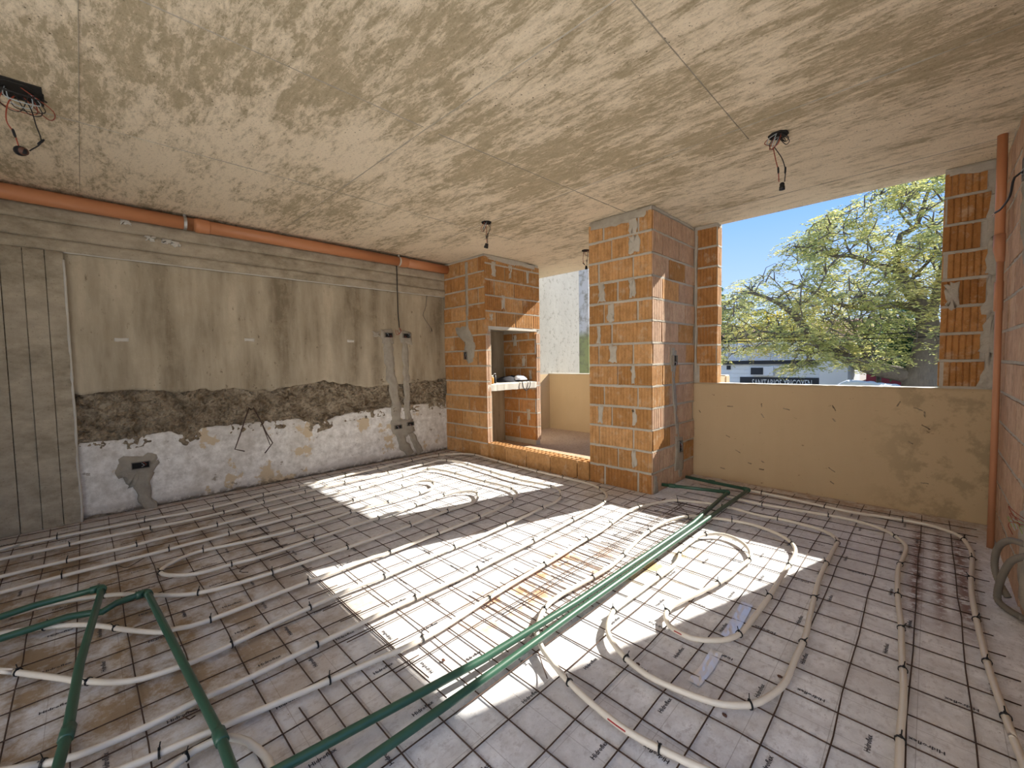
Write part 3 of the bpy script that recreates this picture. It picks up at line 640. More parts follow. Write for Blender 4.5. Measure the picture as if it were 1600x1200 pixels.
# ================================================================== FLOOR: MESH, HEATING PIPES, WATER PIPES, PRINT
def wire_path(a, b, z, seed, amp=0.004):
    n = max(4, int((b - a).length / 0.22)); rg_ = random.Random(seed); s = Vector((-(b - a).y, (b - a).x, 0)).normalized()
    return [a.lerp(b, i / n) + s * rg_.uniform(-amp, amp) + Vector((0, 0, z + rg_.uniform(-0.001, 0.003))) for i in range(n + 1)]
def mesh_sheet(label, xs, ys, x0, x1, y0, y1, zb_, seed, grp='welded mesh sheets under the heating pipes'):
    t = thing('wire_mesh_sheet', ((x0 + x1) / 2, (y0 + y1) / 2, 0), label, 'wire mesh', grp)
    rg_ = random.Random(seed)
    for i, y in enumerate(ys):
        obj('wire', tube(wire_path(Vector((x0 + rg_.uniform(-.03, .03), y, 0)), Vector((x1 + rg_.uniform(-.03, .03), y + rg_.uniform(-.01, .01), 0)), zb_, seed + i), 0.0024, 5), M['wire'], t, True)
    for i, x in enumerate(xs):
        obj('wire', tube(wire_path(Vector((x, y0 + rg_.uniform(-.03, .03), 0)), Vector((x + rg_.uniform(-.012, .012), y1 + rg_.uniform(-.03, .03), 0)), zb_ + 0.0055, seed + 100 + i), 0.0024, 5), M['wire'], t, True)
G = 0.158
def fr_to(a, lo, hi):
    s = a - math.floor((a - lo) / G) * G; out = []
    while s < hi: out.append(s); s += G
    return out
mesh_sheet('rusty welded wire mesh in front of the window, right of the green pipe pair', fr_to(3.80, 3.60, 5.02), fr_to(-2.41, -4.4, 0.85), 3.22, 5.02, -4.4, 0.85, 0.004, 100)
mesh_sheet('rusty welded wire mesh along the left wall, in front of the barbecue', fr_to(3.33, 0.12, 3.40), fr_to(-2.97, -2.75, -0.03), 0.08, 3.58, -2.75, -0.03, 0.009, 300)
mesh_sheet('rusty welded wire mesh in the near left corner under the bent green pipes', fr_to(2.515, 0.12, 3.40), fr_to(-2.97, -4.9, -2.60), 0.10, 3.45, -4.9, -2.62, 0.006, 500)
mesh_sheet('overlapping strip of rusty wire mesh beside the green pipe pair', fr_to(3.37, 3.28, 3.6), fr_to(-2.46, -2.2, 0.0), 3.12, 3.62, -2.2, 0.0, 0.014, 700)

TIE = None
def tie_mesh():
    global TIE
    if TIE: return TIE
    V, F = [], []
    n, R_, r_ = 10, 0.0136, 0.0016
    for i in range(n):
        a = 2 * math.pi * i / n
        for dx, dr in ((-0.003, -r_ * 0.6), (-0.003, r_), (0.003, r_), (0.003, -r_ * 0.6)):
            V.append((dx, math.cos(a) * (R_ + dr), math.sin(a) * (R_ + dr)))
    for i in range(n):
        for k_ in range(4): F.append((i * 4 + k_, i * 4 + (k_ + 1) % 4, ((i + 1) % n) * 4 + (k_ + 1) % 4, ((i + 1) % n) * 4 + k_))
    V2, F2 = tube([(0, 0.004, 0.011), (0.001, 0.005, 0.02), (0.004, 0.009, 0.033)], 0.0019, 4)
    V, F = join((V, F), (V2, F2), box(-0.0035, 0.0035, 0.0, 0.008, 0.010, 0.017))
    TIE = bpy.data.meshes.new('cable_tie'); TIE.from_pydata(V, [], F); TIE.materials.append(M['tie']); return TIE
def pex(label, px, every=0.40, z=0.0295, r=0.0112, seed=0, ext0=0.0, ext1=0.0, red=None):
    pts = [at(a, b, 2, z) for a, b in px]
    if ext0: d = (pts[0] - pts[1]).normalized(); pts.insert(0, pts[0] + d * ext0)
    if ext1: d = (pts[-1] - pts[-2]).normalized(); pts.append(pts[-1] + d * ext1)
    path = spline(pts, 0.03)
    path = [p + Vector((0, 0, 0.003 * nz(p.x * 3, p.y * 3, seed))) for p in path]
    mid = path[len(path) // 2]
    t = thing('heating_pipe', (mid.x, mid.y, 0.012), label, 'pipe', 'white underfloor heating pipes')
    obj('tube', tube(path, r, 9), M['pex'], t, True)
    rg_ = random.Random(seed + 50); acc = 0.15; nxt = every * 0.4
    for p, q in zip(path, path[1:]):
        acc += (q - p).length
        if acc > nxt:
            acc = 0; nxt = every * rg_.uniform(0.75, 1.25)
            d = (q - p).normalized()
            o = bpy.data.objects.new('cable_tie', tie_mesh()); C.objects.link(o)
            o.location = p; o.rotation_euler = (rg_.uniform(-0.5, 0.5), 0, math.atan2(d.y, d.x) + (math.pi if rg_.random() < 0.5 else 0))
            o.parent = t; o.matrix_parent_inverse = Matrix.Translation(-WL(t))
    return t, path
P1A = [(0, 859), (30, 852), (132, 831), (226, 813), (320, 796), (406, 775), (514, 749), (620, 725), (674, 713), (730, 709), (770, 718), (832, 735), (880, 746), (920, 756), (938, 764), (948, 774), (943, 786), (926, 796), (900, 810), (824, 850), (736, 894), (680, 920), (620, 947), (520, 995), (387, 1060), (310, 1094), (260, 1120), (200, 1148), (120, 1180), (60, 1194), (0, 1205)]
P2A = [(0, 874), (20, 870), (183, 835), (314, 809), (418, 783), (504, 762), (600, 740), (638, 731), (676, 722), (690, 719), (720, 723), (754, 733), (804, 748), (844, 756), (868, 762), (876, 770), (872, 782), (842, 796), (772, 829), (686, 864), (600, 901), (529, 929), (362, 1007), (320, 1026), (280, 1042), (206, 1064), (128, 1064), (96, 1060), (20, 1050), (0, 1048)]
P3A = [(0, 901), (62, 886), (182, 859), (256, 840), (320, 825), (432, 796), (522, 773), (596, 753), (644, 739), (668, 733), (696, 736), (740, 748), (792, 761), (806, 769), (806, 777), (784, 793), (712, 823), (600, 866), (585, 870), (454, 920), (320, 972), (278, 982), (254, 988), (198, 984), (148, 977), (100, 977), (40, 984), (0, 990)]
P4A = [(0, 926), (130, 892), (239, 865), (300, 849), (332, 841), (448, 810), (529, 788), (600, 768), (641, 756), (656, 752), (674, 753), (678, 760), (666, 767), (620, 781), (562, 796), (468, 826), (388, 845), (310, 862), (268, 880), (251, 892), (262, 899), (306, 897), (362, 882), (408, 870), (490, 843), (558, 820), (620, 800), (693, 774), (724, 768), (742, 769), (747, 776), (738, 786), (702, 797), (622, 828), (478, 878), (384, 908), (310, 926), (258, 930), (186, 929), (120, 937), (60, 949), (0, 966)]
P5A = [(195, 1200), (220, 1190), (342, 1137), (565, 1042), (672, 992), (784, 922), (872, 870), (900, 852), (938, 830), (968, 808), (990, 795), (1020, 787), (1052, 782), (1084, 784), (1110, 787), (1148, 795), (1180, 804), (1222, 812), (1240, 816), (1280, 827), (1301, 837), (1309, 846), (1303, 857), (1282, 900), (1267, 955), (1259, 992), (1243, 1029), (1225, 1069), (1187, 1097), (1157, 1102), (1112, 1097), (1041, 1070), (1000, 1047), (970, 1020), (952, 995), (950, 977), (957, 957), (967, 947), (1015, 912), (1056, 880), (1064, 860), (1078, 848), (1092, 838), (1108, 834), (1130, 835), (1154, 844), (1170, 858), (1172, 872), (1156, 886), (1132, 906), (1078, 933), (1052, 946), (1040, 960), (1046, 978), (1067, 992), (1095, 1000), (1150, 994), (1191, 948), (1217, 908), (1242, 867), (1238, 850), (1222, 838), (1200, 828), (1168, 818), (1120, 810), (1090, 807), (1066, 808), (1038, 816), (1008, 834), (988, 852), (960, 880), (926, 902), (875, 930), (850, 952), (839, 982), (842, 1002), (849, 1016), (875, 1050), (917, 1092), (980, 1142), (1062, 1185), (1100, 1202)]
P6A = [(1600, 1196), (1581, 1147), (1547, 1050), (1532, 995), (1521, 945), (1517, 913), (1519, 869), (1513, 853), (1498, 837), (1461, 823), (1429, 816), (1369, 806), (1324, 799), (1251, 783), (1180, 768), (1150, 763), (1130, 764), (1126, 770), (1140, 777), (1162, 782), (1200, 790), (1259, 799), (1319, 810), (1361, 821), (1390, 833), (1411, 848), (1416, 858), (1410, 874), (1403, 892), (1403, 934), (1408, 976), (1409, 1018), (1412, 1080), (1407, 1147), (1405, 1202)]
P7A = [(425, 1202), (420, 1188), (405, 1172), (388, 1159), (360, 1152), (335, 1157), (304, 1173), (266, 1202)]
pex('white heating pipe hugging the left wall, the outermost loop at the kerb', P1A, seed=1, ext0=1.1, ext1=1.1)
pex('white heating pipe one in from the wall, second loop from the kerb', P2A, seed=2, ext0=1.1, ext1=1.1)
pex('white heating pipe two in from the wall, third loop from the kerb', P3A, seed=3, ext0=1.1, ext1=1.1)
pex('white heating pipe folded back and forth in the middle of the left loops', P4A, seed=4, ext0=1.1, ext1=1.1)
p5, path5 = pex('white heating pipe coiled into a spiral under the window, passing beneath the green pair', P5A, seed=5, ext0=1.1, ext1=0.45)
pex('white heating pipe looping along the beige parapet and right wall', P6A, seed=6, ext0=1.1, ext1=1.1)
pex('short white heating pipe bend beneath the near green pipe', P7A, seed=7, ext0=0.2, ext1=0.2, every=0.6)
def print_band(par, path, px0, px1):
    a = at(*px0, 2, 0.026); b = at(*px1, 2, 0.026)
    ia = min(range(len(path)), key=lambda i: (path[i] - a).length); ib = min(range(len(path)), key=lambda i: (path[i] - b).length)
    ia, ib = min(ia, ib), max(ia, ib); pts = path[ia:ib + 1]; V, F = [], []
    for i, p in enumerate(pts):
        d = (pts[min(i + 1, len(pts) - 1)] - pts[max(i - 1, 0)]).normalized(); s = d.cross(Vector((0, 0, 1))).normalized()
        if s.dot(CP - p) < 0: s = -s
        for th in (0.15, 0.55):
            V.append(tuple(p + (s * math.cos(th) + Vector((0, 0, 1)) * math.sin(th)) * 0.0117))
        if i: j = 2 * (i - 1); F.append((j, j + 1, j + 3, j + 2))
    obj('red_print_band', (V, F), M['pexred'], par)
print_band(p5, path5, (948, 1118), (978, 1140)); print_band(p5, path5, (1050, 985), (1072, 995))

def ppr(label, pts, r=0.0150, elbows=(), couplings=()):
    t = thing('water_pipe', (pts[len(pts) // 2][0], pts[len(pts) // 2][1], 0.012), label, 'pipe', 'green water pipes on the floor')
    obj('tube', tube(pts, r, 12), M['green'], t, True)
    for (p, a, b) in elbows:
        p = Vector(p); a = (Vector(a) - p).normalized(); b = (Vector(b) - p).normalized()
        obj('elbow_fitting', tube([p + a * 0.045, p + a * 0.012, p + (a + b) * 0.003, p + b * 0.012, p + b * 0.045], r * 1.28, 12), M['green'], t, True)
    for (p, d) in couplings:
        p = Vector(p); d = Vector(d).normalized()
        obj('coupling', tube([p - d * 0.03, p - d * 0.027, p + d * 0.027, p + d * 0.03], [r * 1.05, r * 1.3, r * 1.3, r * 1.05], 12), M['green'], t, True)
    return t
z = 0.058
g1 = [at(1072, 745, 2, z), at(1120, 755, 2, z), at(1170, 765, 2, z)]; g1b = [at(1089, 822, 2, z), at(900, 956, 2, z), at(775, 1047, 2, z), at(557, 1200, 2, z)]
g1b.append(g1b[-1] + (g1b[-1] - g1b[-2]).normalized() * 1.2)
ppr('green water pipe of the floor pair nearer the window, elbow beside the parapet', g1 + g1b, elbows=[(g1[2], g1[1], g1b[0])], couplings=[(at(1112, 753, 2, z), g1[2] - g1[1])])
g2 = [at(1034, 757, 2, z), at(1085, 763, 2, z), at(1138, 769, 2, z)]; g2b = [at(1082, 818, 2, z), at(900, 941, 2, z), at(755, 1030, 2, z), at(440, 1200, 2, z)]
g2b.append(g2b[-1] + (g2b[-1] - g2b[-2]).normalized() * 1.2)
ppr('green water pipe of the floor pair nearer the left wall, starting at the pillar foot', g2 + g2b, elbows=[(g2[2], g2[1], g2b[0])], couplings=[(at(1050, 759, 2, z), g2[2] - g2[1])])
z = 0.094
a0 = at(0, 964, 2, z); a1 = at(54, 946, 2, z); a2 = at(160, 918, 2, z); b = [at(124, 1040, 2, z), at(105, 1146, 2, z - 0.02), at(90, 1200, 2, z - 0.025)]
b.append(b[-1] + (b[-1] - b[-2]).normalized() * 1.1)
ppr('bent green water pipe at the left, the one lying on top', [a0 + (a0 - a1).normalized() * 1.1, a0, a1, a2] + b, elbows=[(a2, a1, b[0])], couplings=[(b[1], b[2] - b[1])])
z = 0.060
c = [at(0, 998, 2, z), at(66, 977, 2, z), at(105, 964, 2, z), at(140, 958, 2, z - 0.012), at(160, 956, 2, z - 0.012), at(182, 942, 2, z - 0.004), at(202, 935, 2, z), at(230, 925, 2, z)]
cs = spline([c[0] + (c[0] - c[1]).normalized() * 1.1] + c, 0.04); d_ = [at(278, 1020, 2, z), at(342, 1145, 2, z), at(362, 1200, 2, z)]
d_.append(d_[-1] + (d_[-1] - d_[-2]).normalized() * 1.1)
ppr('bent green water pipe at the left with a wavy arm, ducking beneath the other', cs + d_, elbows=[(c[-1], c[-2], d_[0])], couplings=[(d_[1] + Vector((0.02, 0, 0)), d_[2] - d_[1])])

# lettering printed on the film, repeated over the whole floor
cu = bpy.data.curves.new('film_text', 'FONT'); cu.body = 'Hidroflex'; cu.size = 0.0215; cu.offset = 0.0005; cu.resolution_u = 1; cu.align_x = 'CENTER'; cu.align_y = 'CENTER'
to = bpy.data.objects.new('film_text', cu); C.objects.link(to)
dg = bpy.context.evaluated_depsgraph_get(); tm = to.evaluated_get(dg).to_mesh()
TV = [tuple(v_.co) for v_ in tm.vertices]; TF = [tuple(p_.vertices) for p_ in tm.polygons]
to.evaluated_get(dg).to_mesh_clear(); bpy.data.objects.remove(to); bpy.data.curves.remove(cu)
V, F = [], []; rg2 = random.Random(3)
for i in range(17):
    for j in range(19):
        for kk, (ox, oy, ang) in enumerate(((0.07, 0.05, math.pi / 2), (0.21, 0.17, math.pi))):
            x, y = 0.1 + i * 0.3 + ox + rg2.uniform(-.012, .012) + (0.08 if j % 2 else 0), -4.9 + j * 0.3 + oy + rg2.uniform(-.012, .012)
            if x > 5.0 or y > 0.85 or (y > -0.05 and x < 3.15): continue
            if kk and rg2.random() < 0.45: continue
            ca, sa = math.cos(ang), math.sin(ang); k0 = len(V)
            V += [(x + ca * a_ - sa * b_, y + sa * a_ + ca * b_, 0.0012) for a_, b_, _ in TV]
            F += [tuple(q + k0 for q in f_) for f_ in TF]
tag(obj('film_lettering', (V, F), M['ink'], fl), 'black lettering printed on the film', kind='stuff')

# foil tape, loose bits
def crumple(pts, wd, seed, zz=0.004):
    path = spline(pts, 0.02); V, F = [], []
    for i, p in enumerate(path):
        d = (path[min(i + 1, len(path) - 1)] - path[max(0, i - 1)]).normalized(); s = Vector((-d.y, d.x, 0))
        for j in range(5): t_ = (j - 2) / 2 * wd / 2; q = p + s * t_; V.append((q.x, q.y, zz + 0.003 * (1 + nz(q.x * 60, q.y * 60, seed))))
        if i:
            for j in range(4): a = (i - 1) * 5 + j; F.append((a, a + 1, a + 6, a + 5))
    n0 = len(V); V += [(x, y, z_ - 0.002) for x, y, z_ in V]; F += [tuple(q + n0 for q in f[::-1]) for f in F]
    return V, F
tag(obj('foil_tape', crumple([(4.165, -1.28, 0), (4.175, -1.45, 0), (4.18, -1.62, 0)], 0.05, 1), M['foil']), 'crumpled silver tape strip inside the small pipe coil', 'tape', 'foil tape strips')
tag(obj('foil_tape', crumple([(4.18, -1.74, 0), (4.185, -1.86, 0), (4.18, -1.98, 0)], 0.045, 4), M['foil']), 'torn silver tape strip just outside the small pipe coil', 'tape', 'foil tape strips')
def loose(label, px, z0=0.02, z1=0.05, r=0.0022, name='loose_wire'):
    pts = [at(a, b, 2, z0 + (z1 - z0) * (i % 2)) for i, (a, b) in enumerate(px)]
    tag(obj(name, tube(spline(pts, 0.02), r, 5), M['wire'], None, True), label, 'wire', 'loose wire offcuts')
loose('loose bent wire offcut lying left of the folded pipe loop', [(184, 884), (200, 886), (226, 871)], 0.016, 0.02)
loose('loose hooked wire offcut between the left pipe runs', [(368, 884), (376, 889), (390, 882), (374, 893), (388, 894)], 0.016, 0.028)
loose('curled wire offcut beside the near green pipe', [(309, 1108), (292, 1113), (286, 1120), (296, 1124), (305, 1118)], 0.015, 0.018)
loose('stiff wire sticking up beneath the green pipe pair', [(841, 1019), (848, 1040), (855, 1060)], 0.03, 0.02)
loose('curved wire offcut at the pillar foot behind the green pair', [(1057, 781), (1063, 792), (1070, 797)], 0.016, 0.03)
for i, (x, y) in enumerate([(3.98, -2.03), (4.40, -1.72), (4.31, -2.05), (2.20, -2.40), (3.40, -2.55)]):
    rg3 = random.Random(i); bm = bmesh.new(); bmesh.ops.create_icosphere(bm, subdivisions=1, radius=0.008)
    for v_ in bm.verts: v_.co = Vector((v_.co.x * 1.3, v_.co.y, v_.co.z * 0.6)) * rg3.uniform(0.7, 1.2) + Vector((x, y, 0.0055))
    me_v = [tuple(v_.co) for v_ in bm.verts]; me_f = [tuple(q.index for q in f_.verts) for f_ in bm.faces]; bm.free()
    tag(obj('mortar_crumb', (me_v, me_f), M['socket_brown']), ['small dark crumb on the film left of the wide pipe loop', 'small dark crumb inside the wide pipe loop under the window', 'small dark crumb on the film just below the wide pipe loop', 'small dark crumb among the left pipe runs', 'small dark crumb between the green pair and the left runs'][i], 'crumb', 'dark crumbs on the floor film')

# ================================================================== PIPES ON THE WALLS
sp_ = thing('drain_pipe', (0.085, -2.5, 2.43), 'long orange-brown drain pipe slung under the ceiling along the left wall', 'pipe')
py = lambda y: Vector((0.088, y, 2.478 - 0.003 * (y + 4)))
obj('pipe', tube([py(-5.4), py(-2.78)], 0.055, 20), M['pvc'], sp_, True)
obj('pipe', tube([py(-2.85), py(-0.66)], 0.055, 20), M['pvc'], sp_, True)
obj('pipe', tube([py(-0.72), py(0.03)], 0.055, 20), M['pvc'], sp_, True)
for y in (-2.76, -0.72):
    obj('socket_joint', tube([py(y - 0.01), py(y - 0.004), py(y + 0.02), py(y + 0.09), py(y + 0.10)], [0.056, 0.062, 0.062, 0.060, 0.055], 20), M['pvc'], sp_, True)
for y, mt in ((-2.84, 'steel'), (-0.735, 'slab')):
    cpt = py(y); V, F = [], []
    for i in range(25):
        a = 2 * math.pi * i / 24
        for dy, rr in ((-0.011, 0.0555), (-0.011, 0.0585), (0.011, 0.0585), (0.011, 0.0555)): V.append((cpt.x + math.cos(a) * rr, cpt.y + dy, cpt.z + math.sin(a) * rr))
        if i:
            for j in range(4): q = (i - 1) * 4; F.append((q + j, q + (j + 1) % 4, q + 4 + (j + 1) % 4, q + 4 + j))
    obj('pipe_clamp', join((V, F), box(cpt.x - 0.004, cpt.x + 0.004, y - 0.009, y + 0.009, cpt.z + 0.055, H)), M[mt], sp_)

rpipe = thing('drain_pipe', (5.075, 0.55, 0), 'thin upright orange-brown pipe in the right corner by the window pier', 'pipe')
obj('pipe', tube([(5.055, 0.50, 2.55), (5.06, 0.50, 1.9)], 0.023, 16), M['pvc'], rpipe, True)
obj('reducer', tube([(5.06, 0.50, 1.95), (5.06, 0.50, 1.86), (5.068, 0.50, 1.78)], [0.026, 0.027, 0.018], 16), M['pvc_pink'], rpipe, True)
obj('pipe', tube([(5.066, 0.50, 1.85), (5.072, 0.48, 1.0), (5.072, 0.42, 0.0)], 0.0165, 14), M['pvc_pink'], rpipe, True)
obj('coupling', tube([(5.066, 0.50, 1.66), (5.067, 0.50, 1.48)], 0.021, 14), M['pvc_pink'], rpipe, True)

# ================================================================== ELECTRICAL BITS
def cable(pts, r, mat, name, parent, step=0.01, n=6): return obj(name, tube(spline(pts, step), r, n), M[mat], parent, True)
def socket_drop(label, c, sock, loops, w1, w2, sx_=0.045, s_r=0.014, s_h=0.034, tilt=(0, 0, -1), long=False):
    t = thing('lamp_socket', (c.x, c.y, H), label, 'lamp socket', 'bare lamp sockets hanging from the ceiling')
    R_ = sx_; ring = [(c.x + R_ * math.cos(a), c.y + R_ * math.sin(a), H - 0.004) for a in [2 * math.pi * i / 8 + 0.39 for i in range(9)]]
    obj('ceiling_box', join(tube(ring, 0.006, 5, caps=False), ([(c.x + R_ * math.cos(a), c.y + R_ * math.sin(a), H - 0.003) for a in [2 * math.pi * i / 8 + 0.39 for i in range(8)]], [tuple(range(8))[::-1]])), M['dark'], t)
    for i in range(loops):
        rg_ = random.Random(i + int(c.x * 100)); a0 = rg_.uniform(0, 6.28); rr = R_ * rg_.uniform(0.6, 1.5); dz = rg_.uniform(0.03, 0.085)
        p0 = Vector((c.x + R_ * 0.5 * math.cos(a0), c.y + R_ * 0.5 * math.sin(a0), H)); p1 = Vector((c.x + rr * math.cos(a0 + 1), c.y + rr * math.sin(a0 + 1), H - dz)); p2 = Vector((c.x + rr * math.cos(a0 + 2.2), c.y + rr * math.sin(a0 + 2.2), H - dz * 0.9)); p3 = Vector((c.x + R_ * 0.5 * math.cos(a0 + 3), c.y + R_ * 0.5 * math.sin(a0 + 3), H))
        cable([p0, p1, p2, p3], 0.0022, ('blackwire', 'redwire', 'blackwire', 'bluewire')[i % 4], 'wire_loop', t)
    cable(w1, 0.0028, 'redwire', 'lead', t); cable(w2, 0.0028, 'blackwire', 'lead', t)
    for wv in (w1, w2):
        q = wv[-2]; d = (wv[-1] - wv[-2]).normalized(); obj('tape_joint', tube([q - d * 0.02, q - d * 0.012, q + d * 0.012, q + d * 0.02], [0.003, 0.0055, 0.0055, 0.003], 7), M['black'], t, True)
    d = Vector(tilt).normalized(); s0 = sock - d * s_h * 0.5
    so = obj('socket', tube([s0, s0 + d * s_h * 0.15, s0 + d * s_h * 0.5, s0 + d * s_h * 0.55, s0 + d * s_h], [s_r * 0.6, s_r * 0.85, s_r * 0.85, s_r, s_r * 1.05], 14), M['black'], t, True)
    return t, so
c1 = at(28, 140, 2, H); s1 = at(34, 236, 0, c1.x); 
pz = lambda a, b, cc_: at(a, b, 1, cc_.y)
px1 = lambda a, b: at(a, b, 0, c1.x)
t1, so = socket_drop('bare lamp socket on two drooping wires at the far left of the ceiling', c1, s1, 9, [px1(22, 150), px1(12, 162), px1(10, 188), px1(22, 208), px1(29, 228)], [px1(34, 150), px1(48, 170), px1(56, 195), px1(64, 222), px1(46, 236)], 0.085, 0.022, 0.045, (-0.9, -0.3, 0.25))
obj('socket_base', tube([s1 + Vector((0.0, 0.0, 0.0)), s1 + Vector((0.02, 0.008, -0.006))], 0.018, 12), M['socket_brown'], so, True)
q = c1; obj('box_plate', box(q.x - 0.10, q.x + 0.10, q.y - 0.06, q.y + 0.08, H - 0.006, H + 0.0), M['dark'], t1)
c2 = at(1216, 210, 2, H)
socket_drop('black lamp socket hanging from tangled wires in front of the window', c2, pz(1222, 291, c2), 8, [pz(1208, 230, c2), pz(1212, 250, c2), pz(1216, 266, c2), pz(1217, 284, c2)], [pz(1210, 230, c2), pz(1222, 248, c2), pz(1227, 266, c2), pz(1226, 284, c2)], 0.05, 0.015, 0.042, (0, 0, -1))
c3 = at(760, 347, 2, H)
socket_drop('small black lamp socket hanging in front of the barbecue', c3, pz(760, 384, c3), 4, [pz(759, 350, c3), pz(760, 360, c3), pz(760, 370, c3), pz(761, 380, c3)], [pz(762, 350, c3), pz(766, 356, c3), pz(762, 368, c3), pz(762, 380, c3)], 0.045, 0.02, 0.045, (-0.4, 0, -1))
c4 = at(915, 391, 2, H)
socket_drop('lamp socket hanging over the terrace beside the pillar', c4, pz(916, 418, c4), 2, [pz(912, 394, c4), pz(911, 404, c4), pz(912, 412, c4), pz(915, 415, c4)], [pz(918, 394, c4), pz(918, 402, c4), pz(917, 408, c4), pz(917, 415, c4)], 0.045, 0.016, 0.04, (0, 0, -1))

def wall_box(label, nrm, const, u, z_, w_=0.10, h_=0.055, sticks=3, seed=0):
    """recessed flush box: rim, dark inside, wire ends"""
    def P(u_, d, zz): return {'-y': (u_, const - d, zz), '+x': (const + d, u_, zz), '-x': (const - d, u_, zz)}[nrm]
    b0 = P(u, 0, z_ - h_ / 2); t = thing('electrical_box', b0, label, 'electrical box', 'flush electrical boxes in the walls')
    V, F = [], []
    o_ = [(-w_ / 2, -h_ / 2), (w_ / 2, -h_ / 2), (w_ / 2, h_ / 2), (-w_ / 2, h_ / 2)]; m_ = 0.005; i_ = [(a * (1 - 2 * m_ / w_), b * (1 - 2 * m_ / h_)) for a, b in o_]
    for ring, d in ((o_, 0.0), (o_, 0.022), (i_, 0.022), (i_, 0.004)): V += [P(u + a, d, z_ + b) for a, b in ring]
    for r_ in range(3):
        for k_ in range(4): F.append((r_ * 4 + k_, r_ * 4 + (k_ + 1) % 4, r_ * 4 + 4 + (k_ + 1) % 4, r_ * 4 + 4 + k_))
    obj('rim', (V, F), M['conduit'], t)
    obj('inside', ([P(u + a, 0.006, z_ + b) for a, b in i_] + [P(u + a, 0.002, z_ + b) for a, b in i_], [(0, 1, 2, 3), (7, 6, 5, 4), (0, 4, 5, 1), (1, 5, 6, 2), (2, 6, 7, 3), (3, 7, 4, 0)]), M['dark'], t)
    rg_ = random.Random(seed)
    for i in range(sticks):
        a = rg_.uniform(-w_ * .35, w_ * .35); b_ = rg_.uniform(-h_ * .3, h_ * .3)
        cable([P(u + a, 0.004, z_ + b_), P(u + a * 0.6, 0.02, z_ + b_ + 0.008), P(u + a + 0.012, 0.028, z_ + b_ - 0.01), P(u + a * .4, 0.022, z_ + b_ - 0.022)], 0.002, ('bluewire', 'redwire', 'blackwire')[i % 3], 'wire_end', t)
wall_box('dark flush box on the left wall, left one of the upper pair', '+x', 0.012, -0.865, 1.565, 0.105, 0.06, 3, 1)
wall_box('dark flush box on the left wall, right one of the upper pair', '+x', 0.012, -0.615, 1.565, 0.105, 0.06, 2, 2)
wall_box('flush box low on the left wall, left one of the mortar-caked pair', '+x', 0.018, -0.775, 0.415, 0.10, 0.05, 2, 3)
wall_box('flush box low on the left wall, right one of the mortar-caked pair', '+x', 0.018, -0.60, 0.435, 0.10, 0.05, 2, 4)
wall_box('dark flush box low on the white plaster near the concrete column', '+x', 0.010, -3.225, 0.385, 0.12, 0.06, 2, 5)
wall_box('narrow flush box in the barbecue front bricks', '-y', -0.012, 0.47, 1.30, 0.055, 0.10, 3, 6)
wall_box('flush box halfway up the sunlit pillar side', '+x', P1 + 0.012, 0.42, 1.20, 0.075, 0.10, 3, 7)
wall_box('flush box at the foot of the pillar side', '+x', P1 + 0.016, 0.54, 0.36, 0.08, 0.11, 3, 8)
A0 = lambda a, b, x=0.04: at(a, b, 0, x)
hc = thing('hanging_cable', A0(620, 408), 'black cable hanging from the orange pipe on the left wall', 'cable')
cable([A0(619, 405, .04), A0(620, 425, .045), A0(621, 460, .04), A0(622, 490, .03), A0(624, 512, .03)], 0.007, 'blackwire', 'sheath', hc, 0.03)
cable([A0(624, 512, .03), A0(627, 517, .05), A0(623, 521, .05), A0(621, 516, .05)], 0.003, 'redwire', 'red_lead', hc)
cable([A0(624, 512, .03), A0(626, 519, .04), A0(620, 523, .03), A0(618, 515, .04)], 0.003, 'redwire', 'red_lead', hc)
hw = thing('hanging_cable', A0(667, 466), 'thin pale wire drooping on the left wall beside the barbecue', 'cable')
cable([A0(667, 462, .02), A0(665, 480, .02), A0(661, 492, .02), A0(668, 505, .025), A0(674, 513, .02)], 0.004, 'conduit', 'sheath', hw, 0.03)
cable([A0(674, 513, .02), A0(675, 518, .02)], 0.004, 'blackwire', 'stripped_end', hw)
hk = thing('rebar_hook', A0(392, 640, 0.03), 'rusty bent reinforcing bars poking out of the torn band on the left wall', 'rebar')
cable([A0(392, 640, -0.02), A0(389, 637, .05), A0(383, 655, .08), A0(375, 680, .09), A0(367, 702, .09), A0(382, 705, .06)], 0.0055, 'redbrick_dust', 'bar', hk, 0.5)
cable([A0(392, 641, -0.02), A0(396, 637, .05), A0(407, 657, .08), A0(416, 676, .09), A0(426, 692, .09), A0(414, 708, .06)], 0.0055, 'redbrick_dust', 'bar', hk, 0.5)
cable([A0(407, 657, .08), A0(413, 672, .10), A0(422, 695, .10)], 0.004, 'redbrick_dust', 'tie_wire', hk, 0.5)
# right wall: corrugated conduits, wire tuft, cable with bare ends
def ribbed(path, r):
    pts = spline(path, 0.006); return tube(pts, [r * (1.0 if i % 2 else 0.9) for i in range(len(pts))], 12)
tag(obj('corrugated_conduit', ribbed([(5.10, -0.60, 0.36), (5.06, -0.53, 0.345), (5.035, -0.42, 0.27), (5.03, -0.36, 0.17), (5.04, -0.38, 0.10), (5.07, -0.44, 0.04)], 0.0145), M['conduit'], None, True), 'grey corrugated conduit arching out of the right wall, the upper loop', 'conduit', 'grey corrugated conduits')
tag(obj('corrugated_conduit', ribbed([(5.10, -0.66, 0.33), (5.06, -0.60, 0.27), (5.04, -0.53, 0.16), (5.035, -0.47, 0.06), (5.04, -0.48, 0.022), (5.07, -0.55, 0.02), (5.10, -0.62, 0.03)], 0.0145), M['conduit'], None, True), 'grey corrugated conduit dropping to the floor by the right wall, the lower loop', 'conduit', 'grey corrugated conduits')
